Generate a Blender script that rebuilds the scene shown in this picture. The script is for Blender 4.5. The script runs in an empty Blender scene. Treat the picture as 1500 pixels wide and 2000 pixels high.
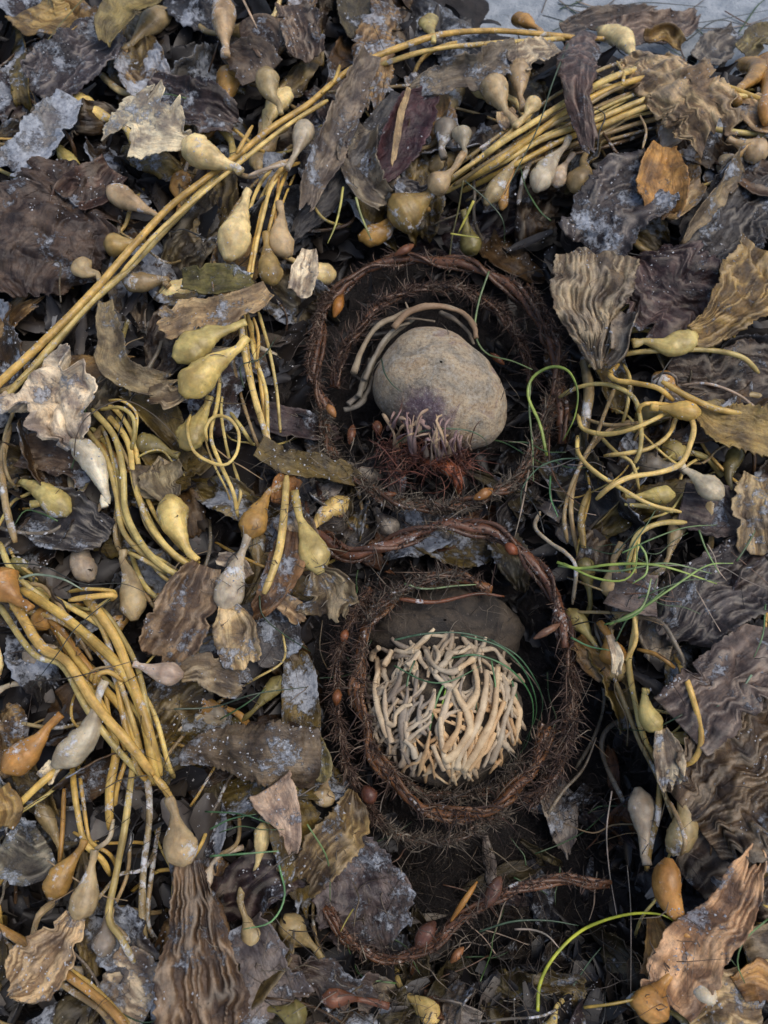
import bpy, math, random
import numpy as np
from math import radians as R

random.seed(7)
rng = np.random.default_rng(7)
scene = bpy.context.scene
C = scene.collection

# ------------------------------------------------------------------ camera
TILT = R(20.0)
HFOV = R(51.0)
DIST = 0.63
PIVOT = np.array([0.0, 0.0, 0.10])
FWD = np.array([0.0, math.sin(TILT), -math.cos(TILT)])
UPV = np.array([0.0, math.cos(TILT), math.sin(TILT)])
RGT = np.array([1.0, 0.0, 0.0])
CAM = PIVOT - FWD * DIST
TX = math.tan(HFOV / 2)
TY = TX * 4 / 3
cd = bpy.data.cameras.new('camera')
cam = bpy.data.objects.new('camera', cd)
C.objects.link(cam)
cam.location = CAM
cam.rotation_euler = (TILT, 0, 0)
cd.sensor_fit = 'HORIZONTAL'
cd.angle = HFOV
cd.clip_start = 0.01
cd.clip_end = 200
cd.dof.use_dof = True
cd.dof.focus_distance = 0.60
cd.dof.aperture_fstop = 13
scene.camera = cam

# ------------------------------------------------------------------ light
SUN_EL, SUN_AZ = 64.0, 80.0          # azimuth clockwise from +y
w = bpy.data.worlds.new('World')
scene.world = w
w.use_nodes = True
nt = w.node_tree
sky = nt.nodes.new('ShaderNodeTexSky')
sky.sky_type = 'NISHITA'
sky.sun_disc = False
sky.sun_elevation = R(SUN_EL)
sky.sun_rotation = R(SUN_AZ)
sky.air_density = 1.0
sky.dust_density = 3.0
sky.ozone_density = 1.0
nt.links.new(sky.outputs[0], nt.nodes['Background'].inputs[0])
nt.nodes['Background'].inputs[1].default_value = 0.125
sl = bpy.data.lights.new('sun', 'SUN')
sl.energy = 0.9
sl.angle = R(45)
sl.color = (1.0, 0.95, 0.88)
so = bpy.data.objects.new('sun', sl)
C.objects.link(so)
az, el = R(SUN_AZ), R(SUN_EL)
sd = np.array([math.sin(az) * math.cos(el), math.cos(az) * math.cos(el), math.sin(el)])
from mathutils import Vector
so.rotation_euler = Vector(sd).to_track_quat('Z', 'Y').to_euler()
so.location = (1, -.2, 3)
vs = scene.view_settings
vs.view_transform = 'Standard'
vs.look = 'None'
vs.exposure = 0.50
vs.gamma = 1.0
vs.use_curve_mapping = False
try:
    scene.cycles.use_denoising = True
    scene.cycles.max_bounces = 6
    scene.cycles.diffuse_bounces = 3
except Exception:
    pass

# ------------------------------------------------------------------ numbers
TAB = rng.random((256, 256))

def vnoise(x, y, seed=0):
    x = np.asarray(x, float) + seed * 17.31
    y = np.asarray(y, float) + seed * 9.73
    xf, yf = np.floor(x), np.floor(y)
    fx, fy = x - xf, y - yf
    xi, yi = xf.astype(int), yf.astype(int)
    fx = fx * fx * (3 - 2 * fx)
    fy = fy * fy * (3 - 2 * fy)
    a = TAB[xi & 255, yi & 255]; b = TAB[(xi + 1) & 255, yi & 255]
    c = TAB[xi & 255, (yi + 1) & 255]; d = TAB[(xi + 1) & 255, (yi + 1) & 255]
    return (a * (1 - fx) + b * fx) * (1 - fy) + (c * (1 - fx) + d * fx) * fy

def fbm(x, y, seed=0, o=3):
    s, a, t = 0, 1.0, 0
    for k in range(o):
        s = s + a * vnoise(np.asarray(x) * 2 ** k, np.asarray(y) * 2 ** k, seed + k * 3)
        t += a; a *= .5
    return s / t

# heap of wrack: (px, py, rx, ry, depth in m)
PITS = [(860, 740, 285, 290, .058), (890, 1370, 290, 310, .060), (930, 1790, 330, 150, .055), (1130, 1560, 160, 190, .045),
        (420, 1480, 90, 110, .03)]

def heap(px, py):
    px = np.asarray(px, float); py = np.asarray(py, float)
    h = .090 + .018 * (fbm(px / 260, py / 260, 3, 2) - .5)
    for (cx, cy, rx, ry, d) in PITS:
        q = ((px - cx) / rx) ** 2 + ((py - cy) / ry) ** 2
        h = h - d * np.exp(-(q ** 2) * .75)
    # the wrack ends at the sand in the top corner
    edge = np.clip((py - (10 + .22 * (px - 1050))) / 110, 0, 1)
    edge = np.where(px < 700, 1, np.where(px < 1050, np.maximum(edge, (1050 - px) / 350), edge))
    edge = edge * edge * (3 - 2 * edge)
    return np.maximum(h, .020) * edge - .002 * (1 - edge)

def ray(px, py):
    return FWD + RGT * ((px - 750) / 750 * TX) + UPV * ((1000 - py) / 1000 * TY)

def at(px, py, h=0.0):
    """pixel and height in cm above the heap -> world point"""
    z = float(heap(px, py)) + h / 100
    d = ray(px, py)
    return CAM + d * ((z - CAM[2]) / d[2])

def atz(px, py, z):
    z = z + .030
    d = ray(px, py)
    return CAM + d * ((z - CAM[2]) / d[2])

def mpp(p):
    """metres per photo pixel at a world point"""
    return float(np.dot(np.asarray(p) - CAM, FWD)) * TX / 750

def project(P):
    v = P - CAM
    dep = v @ FWD
    return 750 + (v @ RGT) / dep / TX * 750, 1000 - (v @ UPV) / dep / TY * 1000

def cat(P, n):
    """Catmull-Rom through P (k x d), n samples spaced evenly"""
    P = np.asarray(P, float)
    if len(P) == 2:
        t = np.linspace(0, 1, n)[:, None]
        return P[0] * (1 - t) + P[1] * t
    Q = np.vstack([2 * P[0] - P[1], P, 2 * P[-1] - P[-2]])
    out = []
    for i in range(len(P) - 1):
        a, b, c, d = Q[i:i + 4]
        t = np.linspace(0, 1, 24, endpoint=False)[:, None]
        out.append(.5 * (2 * b + (c - a) * t + (2 * a - 5 * b + 4 * c - d) * t ** 2 + (3 * b - a - 3 * c + d) * t ** 3))
    out = np.vstack(out + [P[-1:]])
    s = np.r_[0, np.cumsum(np.linalg.norm(np.diff(out[:, :3], axis=0), axis=1))]
    u = np.linspace(0, s[-1], n)
    return np.stack([np.interp(u, s, out[:, k]) for k in range(out.shape[1])], 1)

def unit(v):
    return v / np.maximum(np.linalg.norm(v, axis=-1, keepdims=True), 1e-12)

# ------------------------------------------------------------------ mesh building
class MB:
    def __init__(s):
        s.v, s.f, s.a, s.n = [], [], [], 0

    def add(s, v, f, a):
        s.v.append(v); s.f.append(np.asarray(f) + s.n); s.a.append(a); s.n += len(v)

    def build(s, name, mat, parent=None, col=(1, 1, 1, 0), solid=0, smooth=True, org=None):
        v = np.vstack(s.v); f = np.vstack(s.f); a = np.vstack(s.a)
        if org is None:
            org = np.array(parent['_o']) if parent is not None else v.mean(0)
        me = bpy.data.meshes.new(name)
        me.from_pydata((v - org).tolist(), [], f.tolist())
        at_ = me.attributes.new('suv', 'FLOAT_VECTOR', 'POINT')
        at_.data.foreach_set('vector', a.astype(np.float32).ravel())
        if smooth:
            me.polygons.foreach_set('use_smooth', np.ones(len(f), bool))
        me.materials.append(mat)
        o = bpy.data.objects.new(name, me)
        C.objects.link(o)
        o.color = col
        if solid:
            m = o.modifiers.new('thickness', 'SOLIDIFY')
            m.thickness = solid
            m.offset = 0
        if parent is not None:
            o.parent = parent
            if parent.type == 'MESH':
                pass
        else:
            o.location = org
        o['_o'] = org.tolist()
        return o

def tag(o, label, cat_, group=None, kind=None):
    if label: o['label'] = label
    if cat_: o['category'] = cat_
    if group: o['group'] = group
    if kind: o['kind'] = kind
    return o

def thing(name, label, cat_, loc, group=None):
    o = bpy.data.objects.new(name, None)
    C.objects.link(o)
    o.empty_display_size = .01
    o.location = loc
    o['_o'] = [float(x) for x in loc]
    return tag(o, label, cat_, group)

def frames(P):
    T = unit(np.gradient(P, axis=0))
    n = np.cross(T[0], [0, 0, 1.0])
    if np.linalg.norm(n) < 1e-3: n = np.array([1.0, 0, 0])
    N = [unit(n)]
    for i in range(1, len(P)):
        k = N[-1] - T[i] * np.dot(N[-1], T[i])
        N.append(unit(k))
    N = np.array(N)
    return T, N, np.cross(T, N)

def tube(mb, P, r, seg=8, rough=.06, flat=1.0, seed=0, tag_=0.5):
    """swept tube; r scalar or per point (m); closed by shrinking the ends"""
    n = len(P)
    r = np.broadcast_to(np.asarray(r, float), (n,)).copy()
    T, N, B = frames(P)
    s = np.r_[0, np.cumsum(np.linalg.norm(np.diff(P, axis=0), axis=1))] * 100
    P = np.vstack([P[:1], P, P[-1:]]); N = np.vstack([N[:1], N, N[-1:]]); B = np.vstack([B[:1], B, B[-1:]])
    r = np.r_[r[0] * .05, r, r[-1] * .05]; s = np.r_[s[0], s, s[-1]]
    n += 2
    a = np.linspace(0, 2 * math.pi, seg, endpoint=False)
    rr = r[:, None] * (1 + rough * 2 * (vnoise(s[:, None] * 1.7, np.cos(a)[None] * 1.1 + 3, seed) - .5)
                       + rough * (vnoise(s[:, None] * 6, a[None] * 1.5, seed + 5) - .5))
    v = P[:, None] + rr[..., None] * (np.cos(a)[None, :, None] * N[:, None] + flat * np.sin(a)[None, :, None] * B[:, None])
    i = np.arange(n - 1)[:, None]; j = np.arange(seg)[None]
    f = np.stack([i * seg + j, i * seg + (j + 1) % seg, (i + 1) * seg + (j + 1) % seg, (i + 1) * seg + j], -1).reshape(-1, 4)
    at_ = np.stack([np.broadcast_to(a[None] / 6.283, (n, seg)), np.broadcast_to(s[:, None], (n, seg)), np.full((n, seg), tag_)], -1)
    mb.add(v.reshape(-1, 3), f, at_.reshape(-1, 3))

def hairs(mb, root, d, L, rad, bend, wig=.15, K=5, rnd=None, sides=3):
    """N curved tapered filaments"""
    n = len(root)
    d = unit(d)
    L = np.broadcast_to(L, (n,)); rad = np.broadcast_to(rad, (n,))
    s = np.linspace(0, 1, K)
    wv = rng.normal(size=(n, 3)); wv2 = rng.normal(size=(n, 3))
    ph = rng.random(n) * 6.28
    P = (root[:, None] + L[:, None, None] * (s[None, :, None] * d[:, None] + (s ** 2)[None, :, None] * bend[:, None]
         + wig * (np.sin(s[None] * 5 + ph[:, None]) - np.sin(ph)[:, None])[..., None] * wv[:, None] * .5
         + wig * (s ** 2)[None, :, None] * wv2[:, None]))
    a1 = unit(np.cross(d, rng.normal(size=(n, 3)))); a2 = np.cross(d, a1)
    an = np.linspace(0, 2 * math.pi, sides, endpoint=False)
    ring = np.cos(an)[None, :, None] * a1[:, None] + np.sin(an)[None, :, None] * a2[:, None] * .6
    tp = np.array([.8, 1.0, .95, .7, .12]) if K == 5 else np.r_[np.linspace(.9, 1, K - 2), .7, .1]
    v = P[:, :, None] + ring[:, None] * (rad[:, None] * tp[None])[..., None, None]
    base = (np.arange(n) * K * sides)[:, None, None]
    i = np.arange(K - 1)[None, :, None] * sides; j = np.arange(sides)[None, None]
    f = np.stack(np.broadcast_arrays(base + i + j, base + i + (j + 1) % sides, base + i + sides + (j + 1) % sides, base + i + sides + j), -1).reshape(-1, 4)
    if rnd is None: rnd = rng.random(n)
    at_ = np.empty((n, K, sides, 3)); at_[..., 0] = 0; at_[..., 1] = s[None, :, None]; at_[..., 2] = rnd[:, None, None]
    mb.add(v.reshape(-1, 3), f, at_.reshape(-1, 3))

# ------------------------------------------------------------------ materials
def newmat(name):
    m = bpy.data.materials.new(name)
    m.use_nodes = True
    t = m.node_tree
    b = t.nodes['Principled BSDF']
    return m, t, b

class NG:
    def __init__(s, t): s.t = t
    def n(s, typ, **k):
        x = s.t.nodes.new(typ)
        for a, v in k.items(): setattr(x, a, v)
        return x
    def link(s, a, b): s.t.links.new(a, b)
    def math(s, op, a, b=None, c=None, clamp=False):
        x = s.n('ShaderNodeMath', operation=op, use_clamp=clamp)
        for i, v in enumerate((a, b, c)):
            if v is None: continue
            if isinstance(v, (int, float)): x.inputs[i].default_value = v
            else: s.link(v, x.inputs[i])
        return x.outputs[0]
    def mix(s, f, a, b, mode='MIX'):
        x = s.n('ShaderNodeMix', data_type='RGBA', blend_type=mode)
        for i, v in ((0, f), (6, a), (7, b)):
            if isinstance(v, (int, float)): x.inputs[i].default_value = v
            elif isinstance(v, tuple): x.inputs[i].default_value = v if len(v) == 4 else v + (1,)
            else: s.link(v, x.inputs[i])
        return x.outputs[2]
    def noise(s, vec, scale, detail=3, rough=.55, dist=0):
        x = s.n('ShaderNodeTexNoise')
        if vec is not None: s.link(vec, x.inputs['Vector'])
        x.inputs['Scale'].default_value = scale
        x.inputs['Detail'].default_value = detail
        x.inputs['Roughness'].default_value = rough
        x.inputs['Distortion'].default_value = dist
        return x.outputs[0]
    def step(s, v, lo, hi):
        x = s.n('ShaderNodeMapRange', interpolation_type='SMOOTHSTEP')
        s.link(v, x.inputs[0])
        for i, q in ((1, lo), (2, hi)):
            if isinstance(q, (int, float)): x.inputs[i].default_value = q
            else: s.link(q, x.inputs[i])
        return x.outputs[0]
    def bump(s, h, strength, dist, nrm=None):
        x = s.n('ShaderNodeBump')
        x.inputs['Strength'].default_value = strength
        x.inputs['Distance'].default_value = dist
        s.link(h, x.inputs['Height'])
        if nrm: s.link(nrm, x.inputs['Normal'])
        return x.outputs[0]


def kelp_material(name, blade):
    m, t, b = newmat(name)
    g = NG(t)
    oi = g.n('ShaderNodeObjectInfo')
    tc = g.n('ShaderNodeTexCoord')
    at_ = g.n('ShaderNodeAttribute', attribute_name='suv')
    sep = g.n('ShaderNodeSeparateXYZ'); g.link(at_.outputs['Vector'], sep.inputs[0])
    off = g.n('ShaderNodeVectorMath', operation='ADD')
    g.link(tc.outputs['Object'], off.inputs[0])
    mul = g.n('ShaderNodeVectorMath', operation='SCALE'); mul.inputs[0].default_value = (7.3, 3.1, 5.7)
    g.link(oi.outputs['Random'], mul.inputs['Scale']); g.link(mul.outputs[0], off.inputs[1])
    P = off.outputs[0]
    col = oi.outputs['Color']
    big = g.noise(P, 55, 4, .6)
    mid = g.noise(P, 230, 4, .65)
    dark = g.mix(1.0, col, (.42, .36, .34) if blade else (.72, .66, .58), 'MULTIPLY')
    lite = g.mix(1.0, col, (1.60, 1.42, 1.14) if blade else (1.45, 1.36, 1.2), 'MULTIPLY')
    c = g.mix(g.step(big, .33, .68), dark, lite)
    c = g.mix(g.math('MULTIPLY', g.step(mid, .40, .72), .35), c, g.mix(1.0, c, (1.5, 1.25, .95), 'MULTIPLY'))
    # streaks along the length
    sc = g.n('ShaderNodeVectorMath', operation='MULTIPLY'); g.link(at_.outputs['Vector'], sc.inputs[0])
    sc.inputs[1].default_value = (2.6, .32, 0) if blade else (5.0, .35, 0)
    so_ = g.n('ShaderNodeVectorMath', operation='ADD'); g.link(sc.outputs[0], so_.inputs[0]); g.link(mul.outputs[0], so_.inputs[1])
    streak = g.noise(so_.outputs[0], 1.6, 3, .6, .8)
    c = g.mix(g.math('MULTIPLY', g.step(streak, .42, .66), .55 if blade else .40), c, g.mix(1.0, c, (.48, .42, .40), 'MULTIPLY'))
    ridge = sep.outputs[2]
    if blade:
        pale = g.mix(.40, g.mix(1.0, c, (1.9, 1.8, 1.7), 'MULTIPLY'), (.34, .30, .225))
        c = g.mix(g.math('MULTIPLY', g.step(ridge, .46, .95), .80), c, pale)  # pale dust on the crests, lightened further to paint in relief
        c = g.mix(g.math('MULTIPLY', g.step(ridge, .50, .08), .80), c, g.mix(1.0, c, (.40, .35, .34), 'MULTIPLY'))  # groove shade painted in to bring out the relief
    # salt and sand crust
    cn = g.noise(P, 34 if blade else 48, 6, .66)
    amt = g.math('SUBTRACT', .665, g.math('MULTIPLY', oi.outputs['Alpha'], .29))
    cr = g.step(g.math('ADD', cn, g.math('MULTIPLY', g.math('SUBTRACT', g.noise(P, 300, 4, .75), .5), .36)), amt, g.math('ADD', amt, .10))
    if blade:
        cr = g.math('MULTIPLY', cr, g.math('ADD', .62, g.math('MULTIPLY', ridge, .5)), clamp=True)
    cc = g.mix(g.step(g.noise(P, 260, 5, .75), .30, .72), (.22, .245, .285) if blade else (.48, .47, .45), (.66, .70, .75) if blade else (.80, .79, .77))
    c = g.mix(g.math('MULTIPLY', cr, .92), c, cc)
    # single grains
    vo = g.n('ShaderNodeTexVoronoi'); g.link(P, vo.inputs['Vector']); vo.inputs['Scale'].default_value = 620
    gm = g.math('MULTIPLY', g.step(vo.outputs['Distance'], .30, .16), g.step(g.noise(P, 95, 3, .6), g.math('SUBTRACT', .76, g.math('MULTIPLY', oi.outputs['Alpha'], .22)), .84))
    c = g.mix(g.math('MULTIPLY', g.step(g.noise(P, 520, 3, .75), .50, .66), .45 if blade else .22), c, g.mix(1.0, c, (.52, .5, .5), 'MULTIPLY'))
    c = g.mix(gm, c, (.58, .58, .58))
    g.link(c, b.inputs['Base Color'])
    fine = g.noise(P, 420, 5, .75)
    h = g.math('ADD', g.math('MULTIPLY', fine, .35), g.math('MULTIPLY', g.math('ADD', cr, gm), g.math('ADD', .7, fine)))
    nr = g.bump(h, .9 if blade else .55, .0016 if blade else .0012)
    if blade:
        nr = g.bump(g.math('ADD', streak, g.math('MULTIPLY', mid, .8)), .6, .0018, nr)
    else:
        nr = g.bump(g.math('ADD', g.math('MULTIPLY', streak, .6), g.math('MULTIPLY', mid, .5)), .35, .0010, nr)
    g.link(nr, b.inputs['Normal'])
    ro = g.math('ADD', .23 if blade else .13, g.math('MULTIPLY', g.math('ADD', cr, gm, clamp=True), .45), clamp=True)
    ro = g.math('ADD', ro, g.math('MULTIPLY', mid, .15), clamp=True)
    g.link(ro, b.inputs['Roughness'])
    b.inputs['IOR'].default_value = 1.4
    if not blade:
        b.inputs['Subsurface Weight'].default_value = .3
        b.inputs['Subsurface Radius'].default_value = (1, .6, .25)
        b.inputs['Subsurface Scale'].default_value = .003
    return m

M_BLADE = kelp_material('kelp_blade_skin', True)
M_FLESH = kelp_material('kelp_stipe_skin', False)

def fibre_material(name, stops, rough=.75):
    m, t, b = newmat(name)
    g = NG(t)
    at_ = g.n('ShaderNodeAttribute', attribute_name='suv')
    sep = g.n('ShaderNodeSeparateXYZ'); g.link(at_.outputs['Vector'], sep.inputs[0])
    tc = g.n('ShaderNodeTexCoord')
    ramp = g.n('ShaderNodeValToRGB')
    e = ramp.color_ramp.elements
    e[0].position, e[0].color = stops[0][0], stops[0][1] + (1,)
    e[1].position, e[1].color = stops[-1][0], stops[-1][1] + (1,)
    for p, c_ in stops[1:-1]:
        k = e.new(p); k.color = c_ + (1,)
    g.link(sep.outputs[2], ramp.inputs[0])
    n1 = g.noise(tc.outputs['Object'], 60, 3)
    c = g.mix(g.step(n1, .35, .7), g.mix(1.0, ramp.outputs[0], (.55, .5, .5), 'MULTIPLY'), ramp.outputs[0])
    sp = g.step(g.noise(tc.outputs['Object'], 500, 3, .7), .66, .74)
    c = g.mix(g.math('MULTIPLY', sp, .6), c, (.34, .33, .33))
    g.link(c, b.inputs['Base Color'])
    b.inputs['Roughness'].default_value = rough
    return m

M_FRINGE = fibre_material('boa_fringe', [(0, (.022, .014, .011)), (.40, (.070, .040, .028)), (.72, (.15, .092, .060)), (1, (.30, .235, .165))], .6)
M_FRINGE_GREY = fibre_material('boa_fringe_grey', [(0, (.025, .019, .014)), (.5, (.105, .080, .055)), (1, (.32, .275, .20))], .65)
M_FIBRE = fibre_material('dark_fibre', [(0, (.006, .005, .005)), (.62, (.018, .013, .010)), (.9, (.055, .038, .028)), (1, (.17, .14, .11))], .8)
M_RED = fibre_material('red_algae_skin', [(0, (.055, .022, .020)), (.55, (.19, .075, .052)), (.85, (.36, .135, .075)), (1, (.38, .22, .16))], .5)

def plain(name, ca, cb, scale, rough=.8, bump=.4, bdist=.001, spec=None, cc=None):
    m, t, b = newmat(name)
    g = NG(t)
    tc = g.n('ShaderNodeTexCoord')
    n1 = g.noise(tc.outputs['Object'], scale, 6, .65)
    n2 = g.noise(tc.outputs['Object'], scale * 7, 4, .7)
    c = g.mix(g.step(n1, .35, .66), ca, cb)
    if cc: c = g.mix(g.step(n2, .56, .68), c, cc)
    g.link(c, b.inputs['Base Color'])
    g.link(g.bump(g.math('ADD', n1, n2), bump, bdist), b.inputs['Normal'])
    b.inputs['Roughness'].default_value = rough
    return m

M_MULCH = plain('wet_mulch_shaded', (.009, .007, .007), (.028, .021, .018), 90, .75, .8, .004, cc=(.055, .05, .05))  # wet wrack, coloured near black to paint the shade in the gaps
M_SAND = plain('damp_sand', (.25, .285, .315), (.40, .43, .455), 40, .9, .9, .003, cc=(.20, .23, .26))
M_GRASS = None

def grass_material(name, c0, c1):
    m, t, b = newmat(name)
    g = NG(t)
    oi = g.n('ShaderNodeObjectInfo')
    tc = g.n('ShaderNodeTexCoord')
    n1 = g.noise(tc.outputs['Object'], 70, 3)
    c = g.mix(g.step(n1, .35, .65), g.mix(1.0, oi.outputs['Color'], (.6, .62, .6), 'MULTIPLY'), g.mix(1.0, oi.outputs['Color'], (1.35, 1.25, 1.2), 'MULTIPLY'))
    sp = g.step(g.noise(tc.outputs['Object'], 700, 3, .7), .64, .70)
    c = g.mix(g.math('MULTIPLY', sp, .6), c, (.42, .45, .42))
    g.link(c, b.inputs['Base Color'])
    b.inputs['Roughness'].default_value = .38
    return m
M_GRASS = grass_material('surfgrass_skin', None, None)

def stone_material(name, upper):
    m, t, b = newmat(name)
    g = NG(t)
    tc = g.n('ShaderNodeTexCoord'); P = tc.outputs['Object']
    n1 = g.noise(P, 34, 6, .7, .8); n2 = g.noise(P, 130, 5, .75); n3 = g.noise(P, 360, 4, .75)
    if upper:
        c = g.mix(g.step(n1, .36, .64), (.25, .215, .16), (.52, .405, .255))
        c = g.mix(g.math('MULTIPLY', g.step(g.noise(P, 38, 4, .7, .6), .50, .64), .75), c, (.36, .25, .14))
        c = g.mix(g.math('MULTIPLY', g.step(g.noise(P, 36, 4, .7, 1.0), .55, .68), .6), c, (.22, .16, .16))
        # purple coralline patch near the root
        d = g.n('ShaderNodeVectorMath', operation='DISTANCE'); g.link(P, d.inputs[0]); d.inputs[1].default_value = (-.014, -.040, .022)
        pm = g.step(g.math('ADD', d.outputs['Value'], g.math('MULTIPLY', g.math('SUBTRACT', n2, .5), .03)), .030, .014)
        c = g.mix(g.math('MULTIPLY', pm, .8), c, g.mix(n2, (.055, .042, .085), (.22, .13, .16)))
        c = g.mix(g.math('MULTIPLY', g.step(n3, .50, .60), .75), c, g.mix(1.0, c, (.55, .50, .46), 'MULTIPLY'))
        c = g.mix(g.math('MULTIPLY', g.step(n2, .53, .66), .6), c, (.44, .40, .33))
        c = g.mix(g.math('MULTIPLY', g.step(n3, .42, .36), .6), c, (.42, .40, .36))
    else:
        c = g.mix(g.step(n1, .36, .64), (.022, .018, .014), (.080, .060, .040))  # brown stone, its colour darkened for the shadow it lies in
        c = g.mix(g.step(n2, .58, .66), c, (.022, .018, .016))
        c = g.mix(g.step(n3, .60, .68), c, (.12, .10, .08))
    g.link(c, b.inputs['Base Color'])
    g.link(g.bump(g.math('ADD', n2, n3), .8, .0022), b.inputs['Normal'])
    b.inputs['Roughness'].default_value = .78
    return m
M_STONE_A = stone_material('speckled_stone', True)
M_STONE_B = stone_material('shaded_brown_stone', False)

def root_material():
    m, t, b = newmat('holdfast_root')
    g = NG(t)
    oi = g.n('ShaderNodeObjectInfo'); tc = g.n('ShaderNodeTexCoord'); P = tc.outputs['Object']
    n1 = g.noise(P, 60, 4); n2 = g.noise(P, 380, 4, .7)
    c = g.mix(g.step(n1, .36, .66), g.mix(1.0, oi.outputs['Color'], (.70, .64, .60), 'MULTIPLY'), oi.outputs['Color'])
    c = g.mix(g.math('MULTIPLY', g.step(n2, .54, .70), .55), c, g.mix(1.0, c, (.52, .47, .45), 'MULTIPLY'))
    g.link(c, b.inputs['Base Color'])
    g.link(g.bump(g.math('ADD', n2, n1), .4, .0010), b.inputs['Normal'])
    b.inputs['Roughness'].default_value = .6
    return m
M_ROOT = root_material()

# ------------------------------------------------------------------ palette (linear albedo)
PAL = dict(
    gold=(.50, .360, .115), yellow=(.57, .455, .180), olive=(.42, .360, .150), cream=(.68, .58, .31), brown=(.085, .058, .036),
    dkbrown=(.048, .035, .028), violet=(.060, .048, .055), slate=(.062, .063, .072), grey=(.165, .152, .130), tan=(.36, .28, .175),
    orange=(.42, .235, .075), amber=(.33, .200, .065), pale=(.60, .575, .475), ochre=(.27, .205, .080), khaki=(.20, .175, .115),
    green=(.12, .125, .065), rust=(.13, .055, .030), dust=(.38, .345, .275), fawn=(.33, .27, .16), pink=(.42, .35, .29), stalk=(.28, .225, .125), moss=(.17, .155, .065))

def pc(k, crust=.2, var=.08):
    c = PAL[k] if isinstance(k, str) else k
    v = 1 + random.uniform(-var, var)
    return (c[0] * v, c[1] * v * (1 + random.uniform(-.03, .03)), c[2] * v, crust)

# ------------------------------------------------------------------ kelp parts
SEED = [0]
def nseed():
    SEED[0] += 1
    return SEED[0] % 97

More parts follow.
